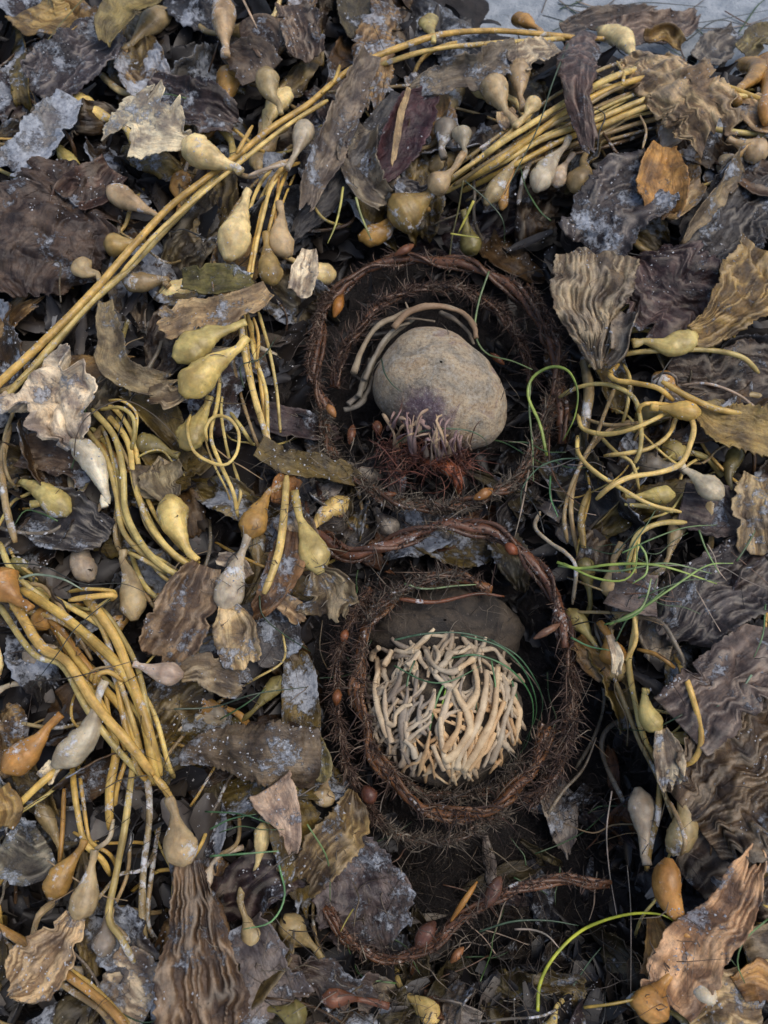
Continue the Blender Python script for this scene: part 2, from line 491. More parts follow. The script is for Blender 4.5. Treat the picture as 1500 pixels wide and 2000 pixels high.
def blade_mb(path, widths, roll=(0, 0), curl=.3, corr=.10, freq=1.8, tear=.15, rag=.12, spines=.0, ruffle=.12, wavy=.25, res=.0011, fold=.22):
    """path: [(px,py,h)] base to tip; widths in px along it; corr = corrugation depth in cm; freq = ridges per cm"""
    sd = nseed()
    freq = freq * 1.2
    W3 = np.array([at(*p) for p in path])
    sc = np.mean([mpp(p) for p in W3])
    L = np.linalg.norm(np.diff(W3, axis=0), axis=1).sum()
    nv = int(np.clip(L / res, 14, 170))
    ctr = cat(W3, nv)
    t0 = np.linspace(0, 1, nv)
    wid = np.interp(t0, np.linspace(0, 1, len(widths)), widths) * sc / 2
    wid = np.convolve(np.pad(wid, 3, 'edge'), np.ones(7) / 7, 'valid')
    T = unit(np.gradient(ctr, axis=0))
    view = unit(CAM - ctr)
    N0 = unit(np.array([0, 0, 1.0]) * .6 + view * .4)
    S = unit(np.cross(T, N0))
    N = np.cross(S, T)
    rl = np.radians(np.interp(t0, np.linspace(0, 1, len(roll)), roll))[:, None]
    S, N = S * np.cos(rl) + N * np.sin(rl), N * np.cos(rl) - S * np.sin(rl)
    wm = wid.max()
    nu = int(np.clip(2 * wm / res, 8, 130))
    u = np.linspace(-1, 1, nu)
    # ragged tip: each column ends at its own length
    tu = 1 - tear * (fbm(u * 2.2 + 5, u * 0 + sd, sd, 3) - .25).clip(0, 1) * 1.3 - tear * .3 * np.abs(u) ** 3
    tt = t0[:, None] * tu[None]
    def ip(A): return np.stack([np.interp(tt, t0, A[:, k]) for k in range(3)], -1)
    c3, S3, N3 = ip(ctr), unit(ip(S)), unit(ip(N))
    ww = np.interp(tt, t0, wid)
    lcm = L * 100
    vcm = tt * lcm
    ucm = u[None] * wm * 100 + 0 * tt
    side = np.sign(u)[None]
    edge = 1 + rag * 1.6 * (fbm(vcm * .30, side * 3.0 + 9, sd, 2) - .5) + rag * .8 * (vnoise(vcm * 2.6, side * 7 + 1, sd + 1) - .5) + .07 * (vnoise(vcm * 9, side * 7 + 4, sd + 9) - .5)
    notch = vnoise(vcm * 1.1, side * 11 + 2, sd + 13)
    edge = edge - np.clip((notch - .74) * 6, 0, 1) * rag * 2.2
    spines = max(spines, .035)
    if spines:
        saw = np.mod(vcm * 1.7 + .3 * vnoise(vcm, side, sd), 1.0)
        edge = edge + spines * (saw ** 3) * (np.abs(u)[None] > .93)
    uu = u[None] * edge
    x = ucm * freq + 1.7 * (vnoise(vcm * .6, ucm * .5, sd + 2) - .5) + .8 * (vnoise(vcm * 1.6, ucm * 1.0, sd + 12) - .5)
    rn = vnoise(x, vcm * .33 * freq / 1.8, sd + 3)
    rn = rn * .84 + .16 * vnoise(x * 2.1, vcm * .5, sd + 4)
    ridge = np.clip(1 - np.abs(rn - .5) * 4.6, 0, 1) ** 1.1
    fade = np.clip(tt * 5, .15, 1)
    lump = fbm(ucm * .5, vcm * .5, sd + 6, 3) - .5 + .55 * (np.abs(2 * fbm(ucm * .45 + 4, vcm * .38, sd + 15, 2) - 1) - .2)
    ruf = (vnoise(vcm * .8, side * 5 + ucm * .25, sd + 7) - .5) * np.abs(u)[None] ** 2
    disp = (curl * ww * (u[None] ** 2 - .35) + (ridge - .5) * corr * 1.15 / 100 * fade + ruffle * ruf * wm * 2 + wavy * lump * wm * 1.2)
    fs = 1 if TAB[sd, 40] > .5 else -1
    disp = disp + fold * ww * (TAB[sd, 41] - .42) * 3.2 * np.clip(u[None] * fs - .30, 0, 1) ** 2 * (.3 + 1.2 * vnoise(vcm * .35, 0 * vcm, sd + 18))
    V = c3 + S3 * (uu * ww)[..., None] + N3 * disp[..., None]
    V = V + S3 * ((vnoise(vcm * .5, ucm * .3, sd + 8) - .5) * .25 * wm)[..., None]
    i = np.arange(nv - 1)[:, None] * nu; j = np.arange(nu - 1)[None]
    f = np.stack([i + j, i + j + 1, i + nu + j + 1, i + nu + j], -1).reshape(-1, 4)
    mb = MB()
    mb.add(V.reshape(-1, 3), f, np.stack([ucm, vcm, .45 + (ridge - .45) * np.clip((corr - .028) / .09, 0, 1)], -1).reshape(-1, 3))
    return mb, W3[0]

def add_blade(parent, path, widths, col='brown', crust=.3, name='blade', **k):
    mb, _ = blade_mb(path, widths, **k)
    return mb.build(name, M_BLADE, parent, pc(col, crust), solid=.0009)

def loose_blade(label, path, widths, col='brown', crust=.3, group=None, kind=('kelp_leaf', 'kelp blade'), **k):
    mb, o = blade_mb(path, widths, **k)
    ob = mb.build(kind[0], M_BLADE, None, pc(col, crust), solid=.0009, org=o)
    return tag(ob, label, kind[1], group)

def stipe_part(parent, path, width, h=2.0, col='gold', crust=.2, name='stipe', seg=9, taper=1.0, wave=.25, dip=0):
    sd = nseed()
    P = []
    for k, p in enumerate(path):
        hh = p[2] if len(p) > 2 else h + wave * 2 * (TAB[sd, k] - .5)
        if k in (0, len(path) - 1): hh -= dip
        P.append(at(p[0], p[1], hh))
    P = np.array(P)
    L = np.linalg.norm(np.diff(P, axis=0), axis=1).sum()
    n = int(np.clip(L / .0035, 8, 160))
    Q = cat(P, n)
    t = np.linspace(0, 1, n)
    sc = np.array([mpp(q) for q in Q])
    r = .76 * width / 2 * sc * (1 + (taper - 1) * t) * (1 + .22 * (vnoise(t * 9, 0 * t, sd + 21) - .5))
    r[:2] *= (.6, .85); r[-2:] *= (.85, .6)
    mb = MB()
    tube(mb, Q, r, seg, .055, .92, sd)
    return mb.build(name, M_FLESH, parent, pc(col, crust))

PROF_T = np.array([0, .12, .28, .42, .56, .70, .80, .89, .95, 1.0])
PROF_R = np.array([.24, .32, .52, .75, .93, 1.0, .96, .76, .47, .20])

def bulb_part(parent, stalk, neck, tip, rad, h=2.5, rs=5, col='olive', crust=.2, blade=None, name='bulb', htip=None, dent=.10):
    """stalk: px points before the neck; rad in px"""
    sd = nseed()
    if htip is None: htip = h
    pts = [at(p[0], p[1], p[2] if len(p) > 2 else h) for p in stalk]
    a, b = at(neck[0], neck[1], h), at(tip[0], tip[1], htip)
    sc = mpp(b)
    mid = (a + b) / 2 + np.array([rng.normal() * .16, rng.normal() * .16, 0]) * np.linalg.norm(b - a) * .5
    body = cat([a, mid, b], 26)
    t = np.linspace(0, 1, 26)
    rr = np.interp(t, PROF_T, PROF_R) * rad * sc * .94
    rr = np.convolve(np.pad(rr, 2, 'edge'), [.1, .2, .4, .2, .1], 'valid')
    if pts:
        st = cat(np.array(pts + [a]), max(6, int(np.linalg.norm(a - pts[0]) / .004)))[:-1]
        rst = np.full(len(st), rs * sc)
        rst[-3:] = np.linspace(rs * sc, rr[0], 4)[:-1] if len(st) >= 3 else rr[0]
        body = np.vstack([st, body]); rr = np.r_[rst, rr]
    mb = MB()
    flat = rng.uniform(.78, .98)
    if rng.random() < .2: dent, flat = dent * 1.6, rng.uniform(.6, .75)      # half collapsed
    tube(mb, body, rr, 20, dent, flat, sd)
    o = mb.build(name, M_FLESH, parent, pc(col, crust))
    if blade:
        blade = dict(blade)
        path, widths = blade.pop('path'), blade.pop('widths')
        m2, _ = blade_mb(path, widths, **{k: v for k, v in blade.items() if k not in ('col', 'crust')})
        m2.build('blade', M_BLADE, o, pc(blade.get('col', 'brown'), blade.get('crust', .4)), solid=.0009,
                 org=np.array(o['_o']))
    return o

def float_thing(label, stalk, neck, tip, rad, group=None, **k):
    p0 = at(*(tuple(stalk[0][:2]) if stalk else neck))
    t = thing('kelp_float', label, 'kelp float', p0, group)
    bulb_part(t, stalk, neck, tip, rad, **k)
    return t

# ------------------------------------------------------------------ ground
def ground():
    xs = np.concatenate([np.linspace(-60, -1.6, 14), np.linspace(-1.4, 1.4, 90), np.linspace(1.6, 60, 14)])
    ys = np.concatenate([np.linspace(-60, -1.0, 14), np.linspace(-.9, 1.9, 110), np.linspace(2.2, 60, 14)])
    X, Y = np.meshgrid(xs, ys)
    Z = .004 * np.sin(Y * 60 + 3 * np.sin(X * 9) + X * 22) * (fbm(X * 6, Y * 6, 1) - .1) + .006 * (fbm(X * 14, Y * 14, 2) - .5)
    Z = Z * (np.maximum(abs(X), abs(Y)) < 3)
    n = len(xs)
    i = np.arange(len(ys) - 1)[:, None] * n; j = np.arange(n - 1)[None]
    f = np.stack([i + j, i + j + 1, i + n + j + 1, i + n + j], -1).reshape(-1, 4)
    mb = MB(); v = np.stack([X, Y, Z], -1).reshape(-1, 3)
    mb.add(v, f, np.zeros_like(v))
    o = mb.build('sand', M_SAND, None, org=np.zeros(3))
    o['kind'] = 'structure'
    # the bed of rotting wrack everything lies on
    xs = np.linspace(-.62, .62, 250); ys = np.linspace(-.50, .86, 270)
    X, Y = np.meshgrid(xs, ys)
    P = np.stack([X, Y, np.full_like(X, .06)], -1)
    px, py = project(P)
    Z = heap(px, py) + .022 * (fbm(X * 30, Y * 30, 4, 4) - .55) - .012
    n = len(xs)
    i = np.arange(len(ys) - 1)[:, None] * n; j = np.arange(n - 1)[None]
    f = np.stack([i + j, i + j + 1, i + n + j + 1, i + n + j], -1).reshape(-1, 4)
    mb = MB(); v = np.stack([X, Y, Z], -1).reshape(-1, 3)
    mb.add(v, f, np.zeros_like(v))
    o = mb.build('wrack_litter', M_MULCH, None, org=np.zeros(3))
    tag(o, 'damp bed of rotting seaweed under everything, darkened for gap shade', 'seaweed litter', None, 'stuff')
ground()

def flakes():
    """small torn shreds lying all over the bed"""
    n = 4200
    x = rng.uniform(-90, 1590, n); y = rng.uniform(-90, 2090, n)
    hz = heap(x, y)
    k = (hz > .03); x, y, hz = x[k], y[k], hz[k]; n = len(x)
    z = hz + rng.uniform(-.012, .008, n)
    d = FWD + RGT * ((x - 750) / 750 * TX)[:, None] + UPV * ((1000 - y) / 1000 * TY)[:, None]
    c = CAM + d * ((z - CAM[2]) / d[:, 2])[:, None]
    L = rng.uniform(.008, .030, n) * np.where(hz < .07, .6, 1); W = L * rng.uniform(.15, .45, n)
    a = rng.uniform(0, 6.283, n)
    T = unit(np.stack([np.cos(a), np.sin(a), rng.normal(size=n) * .45], 1))
    S = unit(np.cross(T, np.stack([rng.normal(size=n) * .5, rng.normal(size=n) * .5, np.ones(n)], 1)))
    N = np.cross(S, T)
    nv, nu = 7, 5
    t = np.linspace(-1, 1, nv)[None, :, None]; u = np.linspace(-1, 1, nu)[None, None]
    w = (1 - .75 * np.abs(t) ** 2.5) * (1 + .5 * rng.normal(size=(n, nv, 1)) * .5)
    cv = rng.normal(size=(n, 1, 1)) * .5; cw = rng.normal(size=(n, 1, 1)) * .8
    dz = cv * t ** 2 + cw * u ** 2 * .4 + rng.normal(size=(n, nv, nu)) * .10
    V = (c[:, None, None] + T[:, None, None] * (t * L[:, None, None] + 0 * u)[..., None]
         + S[:, None, None] * (u * w * W[:, None, None])[..., None] + N[:, None, None] * (dz * W[:, None, None])[..., None])
    base = (np.arange(n) * nv * nu)[:, None, None]
    i = np.arange(nv - 1)[None, :, None] * nu; j = np.arange(nu - 1)[None, None]
    f = np.stack(np.broadcast_arrays(base + i + j, base + i + j + 1, base + i + nu + j + 1, base + i + nu + j), -1).reshape(-1, 4)
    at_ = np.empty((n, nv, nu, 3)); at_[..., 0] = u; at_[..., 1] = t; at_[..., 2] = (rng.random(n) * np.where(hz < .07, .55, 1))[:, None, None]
    mb = MB(); mb.add(V.reshape(-1, 3), f, at_.reshape(-1, 3))
    m = fibre_material('leaf_shred', [(0, (.006, .005, .005)), (.45, (.014, .011, .010)), (.76, (.030, .024, .019)), (.91, (.07, .054, .036)), (.97, (.16, .145, .125)), (1, (.30, .30, .29))], .5)  # tones darkened to paint deeper shadow between the blades
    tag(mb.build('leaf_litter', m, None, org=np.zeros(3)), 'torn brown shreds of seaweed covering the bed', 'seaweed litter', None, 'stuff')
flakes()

# ================================================================== HEROES
# ---- A: long diagonal frond
def frond(label, loc, strands, col='gold', crust=.22, dense=True):
    t = thing('kelp_frond', label, 'kelp frond', at(*loc))
    for s in strands:
        path, wd = s[0], s[1]
        k = dict(h=2.0, col=col, crust=crust, dip=0 if path[0][0] < 0 or path[-1][0] > 1500 or len(path) < 4 else .9)
        if len(s) > 2: k.update(s[2])
        stipe_part(t, path, wd, **k)
        if dense and len(path) >= 4 and wd >= 10:      # thinner stalks running along with it
            for sg in random.sample((-1, 1), random.choice([0, 1, 1]) if wd < 14 else random.choice([1, 1, 2])):
                q = np.array([p[:2] for p in path], float)
                tg = unit(np.gradient(q, axis=0)); nr = np.stack([-tg[:, 1], tg[:, 0]], 1)
                f0, f1 = random.uniform(.5, 1.1), random.uniform(.5, 1.3)
                q = q + nr * (sg * wd * np.linspace(f0, f1, len(q)) + np.array([random.gauss(0, wd * .4) for _ in q]))[:, None]
                a0 = 1 if random.random() < .3 and len(q) > 4 else 0
                kk = dict(k); kk['h'] = k['h'] - random.uniform(.3, 1.0); kk['dip'] = 2.0; kk.pop('taper', None)
                kk['col'] = random.choice([k['col'], 'olive', 'yellow', 'stalk'])
                kk['crust'] = k['crust'] + random.uniform(0, .2)
                stipe_part(t, [tuple(p) for p in q[a0:]], wd * random.uniform(.5, .72), **kk)
    return t

A = frond('long golden stalk running diagonally past the white torn leaf, with small floats', (300, 420), [
    ([(-25, 770), (100, 652), (190, 560), (260, 480), (330, 405), (400, 350), (470, 298), (530, 250), (600, 205), (650, 162), (690, 132), (760, 100), (860, 68), (960, 60), (1050, 66), (1130, 74), (1195, 76)], 21, dict(h=4.2, col='gold', taper=.62, crust=.28)),
    ([(-25, 812), (60, 722), (170, 598), (250, 526), (320, 450), (380, 388), (440, 330), (480, 300)], 19, dict(h=3.6, col='olive', crust=.35)),
    ([(235, 535), (310, 452), (395, 378), (480, 308), (560, 246), (640, 196)], 12, dict(h=4.6, col='yellow', crust=.25)),
    ([(-20, 700 + 70), (40, 745), (120, 660), (200, 570)], 14, dict(h=3.2, col='stalk', crust=.35)),
    ([(740, 128), (800, 108), (860, 94), (950, 86), (1060, 78), (1150, 72)], 13, dict(h=3.4, col='yellow')),
    ([(462, 300), (478, 272), (493, 246)], 11, dict(h=4.9, col='gold')),
    ([(628, 182), (652, 160), (664, 128)], 10, dict(h=4.9, col='gold')),
    ([(20, 830), (5, 900), (10, 980), (30, 1060)], 18, dict(h=3.0, col='stalk', crust=.3)),
], dense=False)
bulb_part(A, [(549, 222), (546, 210)], (546, 205), (520, 132), 25, h=4.6, rs=5, col='fawn', crust=.2)
bulb_part(A, [(195, 552), (193, 540)], (190, 534), (150, 508), 23, h=3.6, rs=5, col='fawn', crust=.25)
bulb_part(A, [(285, 470), (275, 470)], (268, 473), (204, 478), 25, h=3.2, rs=5, col='ochre', crust=.15)
bulb_part(A, [(310, 425), (305, 420)], (300, 416), (212, 366), 24, h=3.4, rs=6, col='tan', crust=.28)
bulb_part(A, [(470, 335), (462, 328)], (460, 326), (360, 276), 33, h=5.2, rs=9, col='cream', crust=.30,
          blade=dict(path=[(364, 280, 5.0), (325, 258, 5.6), (270, 235, 5.6), (222, 210, 5.2)], widths=[30, 150, 165, 80], col='pale', crust=.34, corr=.03, tear=.34, rag=.34, curl=.05, wavy=.10, ruffle=.05))
bulb_part(A, [(846, 84), (846, 78)], (846, 72), (846, 34), 19, h=4.2, rs=5, col='olive', crust=.15)
bulb_part(A, [(1260, 128), (1245, 118)], (1238, 112), (1170, 56), 25, h=4.4, rs=8, col='cream', crust=.12)

# ---- B: bundle running to the top corner
Bb = frond('thick bundle of straight golden stalks under the broad tan blade', (1060, 260), [
    ([(830, 388, 1.2), (900, 335), (960, 290), (1030, 228), (1043, 208)], 13, dict(h=4.2, col='yellow')),
    ([(880, 355, 1.2), (960, 292), (1030, 247), (1110, 196), (1200, 150), (1290, 124)], 16, dict(h=4.4, col='yellow')),
    ([(880, 368, 1.2), (970, 316), (1040, 266), (1110, 216), (1210, 166), (1300, 150), (1400, 165), (1515, 207)], 18, dict(h=4.0, col='gold')),
    ([(862, 378, 1.2), (990, 312), (1060, 272), (1150, 240), (1240, 202), (1310, 182), (1420, 185), (1515, 196)], 15, dict(h=3.6, col='yellow')),
    ([(900, 375, 1.2), (1000, 325), (1090, 278), (1170, 246), (1270, 200), (1330, 186)], 15, dict(h=3.2, col='gold')),
    ([(1140, 262), (1220, 226), (1290, 200), (1360, 196)], 15, dict(h=3.8, col='yellow')),
    ([(1000, 300), (1080, 262), (1160, 212), (1250, 175)], 11, dict(h=3.1, col='stalk')),
    ([(950, 345, 1.2), (1080, 296), (1180, 262), (1290, 232), (1400, 240)], 13, dict(h=2.5, col='stalk', crust=.3)),
    ([(930, 320), (1010, 262), (1090, 220), (1160, 178)], 10, dict(h=3.0, col='stalk')),
    ([(960, 368), (1050, 318), (1170, 290), (1260, 262)], 10, dict(h=2.0, col='brown', crust=.3)),
    ([(1165, 162), (1220, 140), (1270, 128)], 13, dict(h=4.1, col='yellow')),
    ([(1205, 120), (1218, 145), (1215, 165)], 9, dict(h=4.8, col='gold')),
    ([(1250, 225), (1262, 255), (1255, 290)], 7, dict(h=3.6, col='tan')),
    ([(1380, 250), (1440, 258), (1515, 266)], 14, dict(h=3.0, col='olive')),
])
# broken hollow end
bulb_part(Bb, [(1005, 248), (1020, 232)], (1026, 226), (1050, 192), 17, h=4.8, rs=7, col='cream', crust=.2)
bulb_part(Bb, [(1112, 268), (1106, 282)], (1100, 290), (1046, 372), 25, h=3.8, rs=7, col='dust', crust=.30)
bulb_part(Bb, [(1120, 300), (1112, 310)], (1108, 316), (1086, 364), 20, h=2.6, rs=6, col='pink', crust=.25)
bulb_part(Bb, [(1022, 292), (1012, 305)], (1008, 312), (948, 400), 19, h=3.4, rs=8, col='fawn', crust=.34)
bulb_part(Bb, [(1002, 330), (998, 345)], (996, 352), (980, 410), 11, h=3.0, rs=5, col='amber', crust=.2)
stipe_part(Bb, [(1045, 300), (1025, 340), (1012, 400)], 14, h=2.4, col='grey', crust=.4)
bulb_part(Bb, [(905, 300), (890, 325)], (884, 332), (840, 372), 25, h=3.8, rs=8, col='tan', crust=.32,
          blade=dict(path=[(845, 368, 3.6), (815, 385, 3.0), (770, 360, 3.2)], widths=[20, 60, 40], col='slate', crust=.5))
bulb_part(Bb, [(905, 310), (908, 295)], (906, 290), (900, 248), 21, h=3.6, rs=6, col='dust', crust=.35)
bulb_part(Bb, [(868, 310), (862, 290)], (862, 288), (872, 232), 25, h=3.0, rs=8, col='grey', crust=.3)
bulb_part(Bb, [(1010, 250), (1000, 230)], (990, 222), (958, 150), 28, h=4.2, rs=8, col='tan', crust=.25,
          blade=dict(path=[(985, 215, 4.4), (992, 232, 4.2), (1000, 250, 3.8)], widths=[30, 46, 26], col='tan', crust=.3))
bulb_part(Bb, [(1022, 215), (1020, 200)], (1016, 190), (1008, 118), 24, h=3.8, rs=7, col='tan', crust=.25)
bulb_part(Bb, [], (1345, 215), (1345, 245), 12, h=3.0, rs=6, col='dust', crust=.2)

# ---- C: bundle dropping down beside the first nest
Cc = frond('sheaf of thin yellow stalks hanging between the white leaf float and the upper nest', (520, 360), [
    ([(585, 318), (545, 335), (520, 385), (503, 450), (488, 520), (480, 560)], 12, dict(h=4.0, col='gold')),
    ([(560, 328), (530, 365), (514, 420), (498, 490), (490, 545)], 11, dict(h=4.2, col='yellow')),
    ([(560, 335), (545, 375), (530, 430), (515, 500)], 10, dict(h=3.9, col='gold')),
    ([(530, 330), (505, 365), (485, 420), (470, 500)], 10, dict(h=3.4, col='yellow')),
    ([(505, 350), (470, 390), (435, 450), (410, 520)], 9, dict(h=2.6, col='stalk')),
    ([(545, 345), (540, 400), (535, 470)], 8, dict(h=3.6, col='amber')),
    ([(470, 630), (478, 690), (496, 770), (520, 850), (530, 875)], 17, dict(h=3.8, col='yellow')),
    ([(482, 610), (500, 690), (512, 770), (520, 840)], 11, dict(h=3.4, col='gold')),
    ([(505, 610), (525, 680), (540, 760), (548, 845)], 9, dict(h=3.2, col='olive')),
    ([(452, 690), (470, 770), (496, 850), (515, 900)], 9, dict(h=2.8, col='stalk')),
    ([(430, 700), (445, 790), (475, 840), (500, 880)], 10, dict(h=2.4, col='olive')),
    ([(495, 620), (505, 660), (500, 720)], 9, dict(h=3.6, col='gold')),
    # thin loop
    ([(430, 735), (424, 790), (412, 850), (430, 905), (455, 960), (465, 1010)], 11, dict(h=3.6, col='yellow')),
    ([(440, 745), (432, 800), (440, 860), (450, 905)], 8, dict(h=3.0, col='olive')),
    ([(405, 862), (402, 835), (420, 813), (448, 818), (466, 845), (462, 885), (440, 908), (405, 900), (378, 880), (366, 840), (372, 810)], 9, dict(h=4.3, col='yellow')),
    ([(455, 905), (470, 960), (460, 1000)], 9, dict(h=2.6, col='olive')),
    # upper link
    ([(580, 310), (540, 322), (490, 345), (455, 335), (420, 345)], 13, dict(h=4.2, col='tan', crust=.35)),
    ([(560, 320), (520, 330), (485, 343)], 10, dict(h=4.8, col='pink', crust=.3)),
])
bulb_part(Cc, [(485, 372), (480, 385)], (480, 388), (445, 508), 34, h=4.6, rs=9, col='cream', crust=.10)
bulb_part(Cc, [(545, 395), (548, 410)], (550, 415), (566, 500), 27, h=4.0, rs=8, col='tan', crust=.32)
bulb_part(Cc, [(520, 455), (520, 468)], (520, 475), (535, 555), 26, h=4.2, rs=8, col='ochre', crust=.25)
bulb_part(Cc, [(480, 628), (462, 636)], (455, 640), (340, 702), 36, h=4.6, rs=9, col='olive', crust=.16)
bulb_part(Cc, [(482, 660), (470, 675)], (466, 680), (356, 772), 37, h=5.2, rs=9, col='yellow', crust=.10,
          blade=dict(path=[(362, 764, 4.6), (335, 778, 4.4), (285, 775, 4.0)], widths=[22, 52, 44], col='khaki', crust=.3, tear=.3, rag=.3))
bulb_part(Cc, [(410, 775), (406, 785)], (404, 790), (358, 878), 32, h=3.0, rs=9, col='olive', crust=.2)

# ---- D: bundle below, from the pale ragged blade
Dd = frond('yellow stalks fanning down from under the pale crumpled blade, many parallel', (230, 860), [
    ([(180, 800), (222, 850), (240, 920), (246, 1000), (282, 1070), (332, 1115), (395, 1138)], 17, dict(h=3.6, col='olive')),
    ([(195, 795), (248, 860), (262, 940), (290, 1020), (340, 1082), (405, 1124)], 16, dict(h=3.2, col='yellow')),
    ([(165, 835), (205, 890), (226, 960), (242, 1040), (302, 1100), (365, 1142)], 15, dict(h=3.0, col='olive')),
    ([(175, 830), (215, 880), (236, 960), (255, 1030), (290, 1090), (335, 1120)], 13, dict(h=2.5, col='olive')),
    ([(190, 790), (225, 800), (258, 850), (275, 930), (300, 1000), (345, 1060), (390, 1100)], 13, dict(h=2.8, col='yellow')),
    ([(195, 800), (232, 796), (258, 812), (263, 845), (256, 880)], 11, dict(h=4.0, col='olive')),
    ([(255, 1080), (280, 1140), (320, 1180), (345, 1200)], 14, dict(h=2.6, col='olive')),
    ([(240, 1075), (270, 1088), (310, 1110), (360, 1135)], 12, dict(h=3.4, col='olive', crust=.35)),
    ([(215, 870), (230, 960), (225, 1040), (235, 1080)], 14, dict(h=2.2, col='stalk', crust=.4)),
])
bulb_part(Dd, [(205, 990), (200, 972)], (212, 978), (140, 862), 33, h=4.2, rs=7, col='pale', crust=.25,
          blade=dict(path=[(150, 868, 4.4), (135, 835, 4.8), (108, 780, 5.4), (50, 730, 4.8)], widths=[40, 150, 190, 170], roll=(0, 15, -10), col='pale', crust=.42, corr=.04, curl=.3, tear=.2, rag=.2, wavy=.45))
bulb_part(Dd, [(240, 1075), (240, 1085)], (238, 1090), (262, 1212), 28, h=3.4, rs=9, col='fawn', crust=.2)
bulb_part(Dd, [(385, 1095), (370, 1080)], (366, 1072), (330, 968), 33, h=3.4, rs=8, col='yellow', crust=.22,
          blade=dict(path=[(332, 975, 3.6), (322, 950, 3.8), (308, 905, 3.6)], widths=[30, 80, 90], col='khaki', crust=.35, corr=.08, tear=.25, rag=.2))

# ---- E: golden bundle in the lower corner
Ee = frond('heavy golden stalks crossing and converging above the big corrugated blade at the bottom', (290, 1480), [
    ([(20, 1165), (80, 1262), (130, 1292), (185, 1375), (250, 1450), (300, 1515)], 25, dict(h=4.6, col='gold', crust=.25)),
    ([(40, 1150), (120, 1200), (190, 1258), (240, 1312), (280, 1400), (300, 1500), (312, 1530)], 24, dict(h=3.8, col='gold', crust=.3)),
    ([(165, 1165), (195, 1200), (225, 1245), (255, 1320), (288, 1420), (312, 1515)], 25, dict(h=4.0, col='gold')),
    ([(135, 1172), (175, 1166), (222, 1162), (218, 1172)], 15, dict(h=4.6, col='gold')),
    ([(110, 1270), (125, 1300), (180, 1350), (212, 1410), (226, 1470), (214, 1540), (214, 1620)], 22, dict(h=3.4, col='gold')),
    ([(90, 1180), (150, 1290), (235, 1380), (270, 1460), (300, 1530)], 20, dict(h=3.0, col='gold', crust=.28)),
    ([(60, 1200), (100, 1210), (170, 1300), (240, 1390)], 20, dict(h=2.4, col='amber', crust=.3)),
    ([(185, 1345), (188, 1320), (212, 1312), (240, 1330)], 14, dict(h=4.6, col='gold', crust=.35)),
    ([(300, 1515), (325, 1545), (345, 1590)], 20, dict(h=4.0, col='gold')),
    ([(285, 1490), (292, 1590), (280, 1700), (278, 1800), (285, 1850)], 18, dict(h=2.6, col='stalk', crust=.5)),
    ([(262, 1470), (246, 1600), (228, 1700), (212, 1790), (235, 1830), (262, 1880)], 18, dict(h=3.2, col='olive', crust=.5)),
    ([(140, 1478), (146, 1550), (160, 1630), (172, 1655), (200, 1680), (215, 1710)], 16, dict(h=3.4, col='gold', crust=.35)),
    ([(222, 1600), (212, 1640), (180, 1662)], 13, dict(h=3.0, col='dust', crust=.55)),
    ([(150, 1470), (80, 1530), (20, 1585), (-25, 1606)], 19, dict(h=3.6, col='gold')),
    ([(125, 1540), (122, 1620), (115, 1690)], 13, dict(h=2.0, col='amber', crust=.3)),
    ([(-20, 1800), (60, 1850), (140, 1910), (210, 1965), (250, 2010)], 22, dict(h=3.0, col='amber', crust=.3)),
    ([(130, 1890), (190, 1935), (260, 2010)], 15, dict(h=2.6, col='gold', crust=.3)),
    ([(0, 1060), (20, 1110), (60, 1150), (110, 1180)], 16, dict(h=3.0, col='olive', crust=.3)),
    ([(50, 1140), (90, 1150), (140, 1220), (180, 1290)], 12, dict(h=3.2, col='stalk', crust=.3)),
])
bulb_part(Ee, [(330, 1560), (338, 1580)], (340, 1585), (366, 1690), 36, h=4.4, rs=11, col='tan', crust=.42,
          blade=dict(path=[(366, 1683, 4.0), (375, 1760, 4.6), (385, 1860, 4.8), (392, 2020, 4.4)], widths=[44, 108, 152, 185], col=(.120, .086, .056), crust=.24, corr=.36, freq=1.75, tear=.05, rag=.06, curl=.12, spines=.05, wavy=.08, res=.001))
bulb_part(Ee, [(165, 1640), (160, 1655)], (156, 1660), (98, 1755), 29, h=3.8, rs=8, col='amber', crust=.22)
bulb_part(Ee, [(185, 1660), (182, 1680)], (180, 1685), (148, 1795), 30, h=4.2, rs=8, col='fawn', crust=.40,
          blade=dict(path=[(150, 1788, 4.0), (125, 1830, 4.2), (80, 1880, 4.0), (10, 1950, 3.4)], widths=[40, 90, 120, 60], col='tan', crust=.42, corr=.12, freq=2.2, tear=.3, rag=.15))
bulb_part(Ee, [(212, 1770), (210, 1785)], (208, 1795), (196, 1870), 25, h=3.0, rs=8, col='grey', crust=.5)
bulb_part(Ee, [(205, 1330), (196, 1350)], (192, 1360), (104, 1498), 32, h=4.2, rs=9, col='dust', crust=.36,
          blade=dict(path=[(108, 1492, 3.8), (85, 1525, 3.4)], widths=[30, 40], col='pale', crust=.5))
bulb_part(Ee, [(120, 1395), (105, 1410)], (96, 1418), (6, 1506), 34, h=3.8, rs=9, col='orange', crust=.18)
bulb_part(Ee, [(60, 1190), (50, 1180)], (38, 1176), (-6, 1112), 39, h=4.6, rs=9, col='orange', crust=.12)

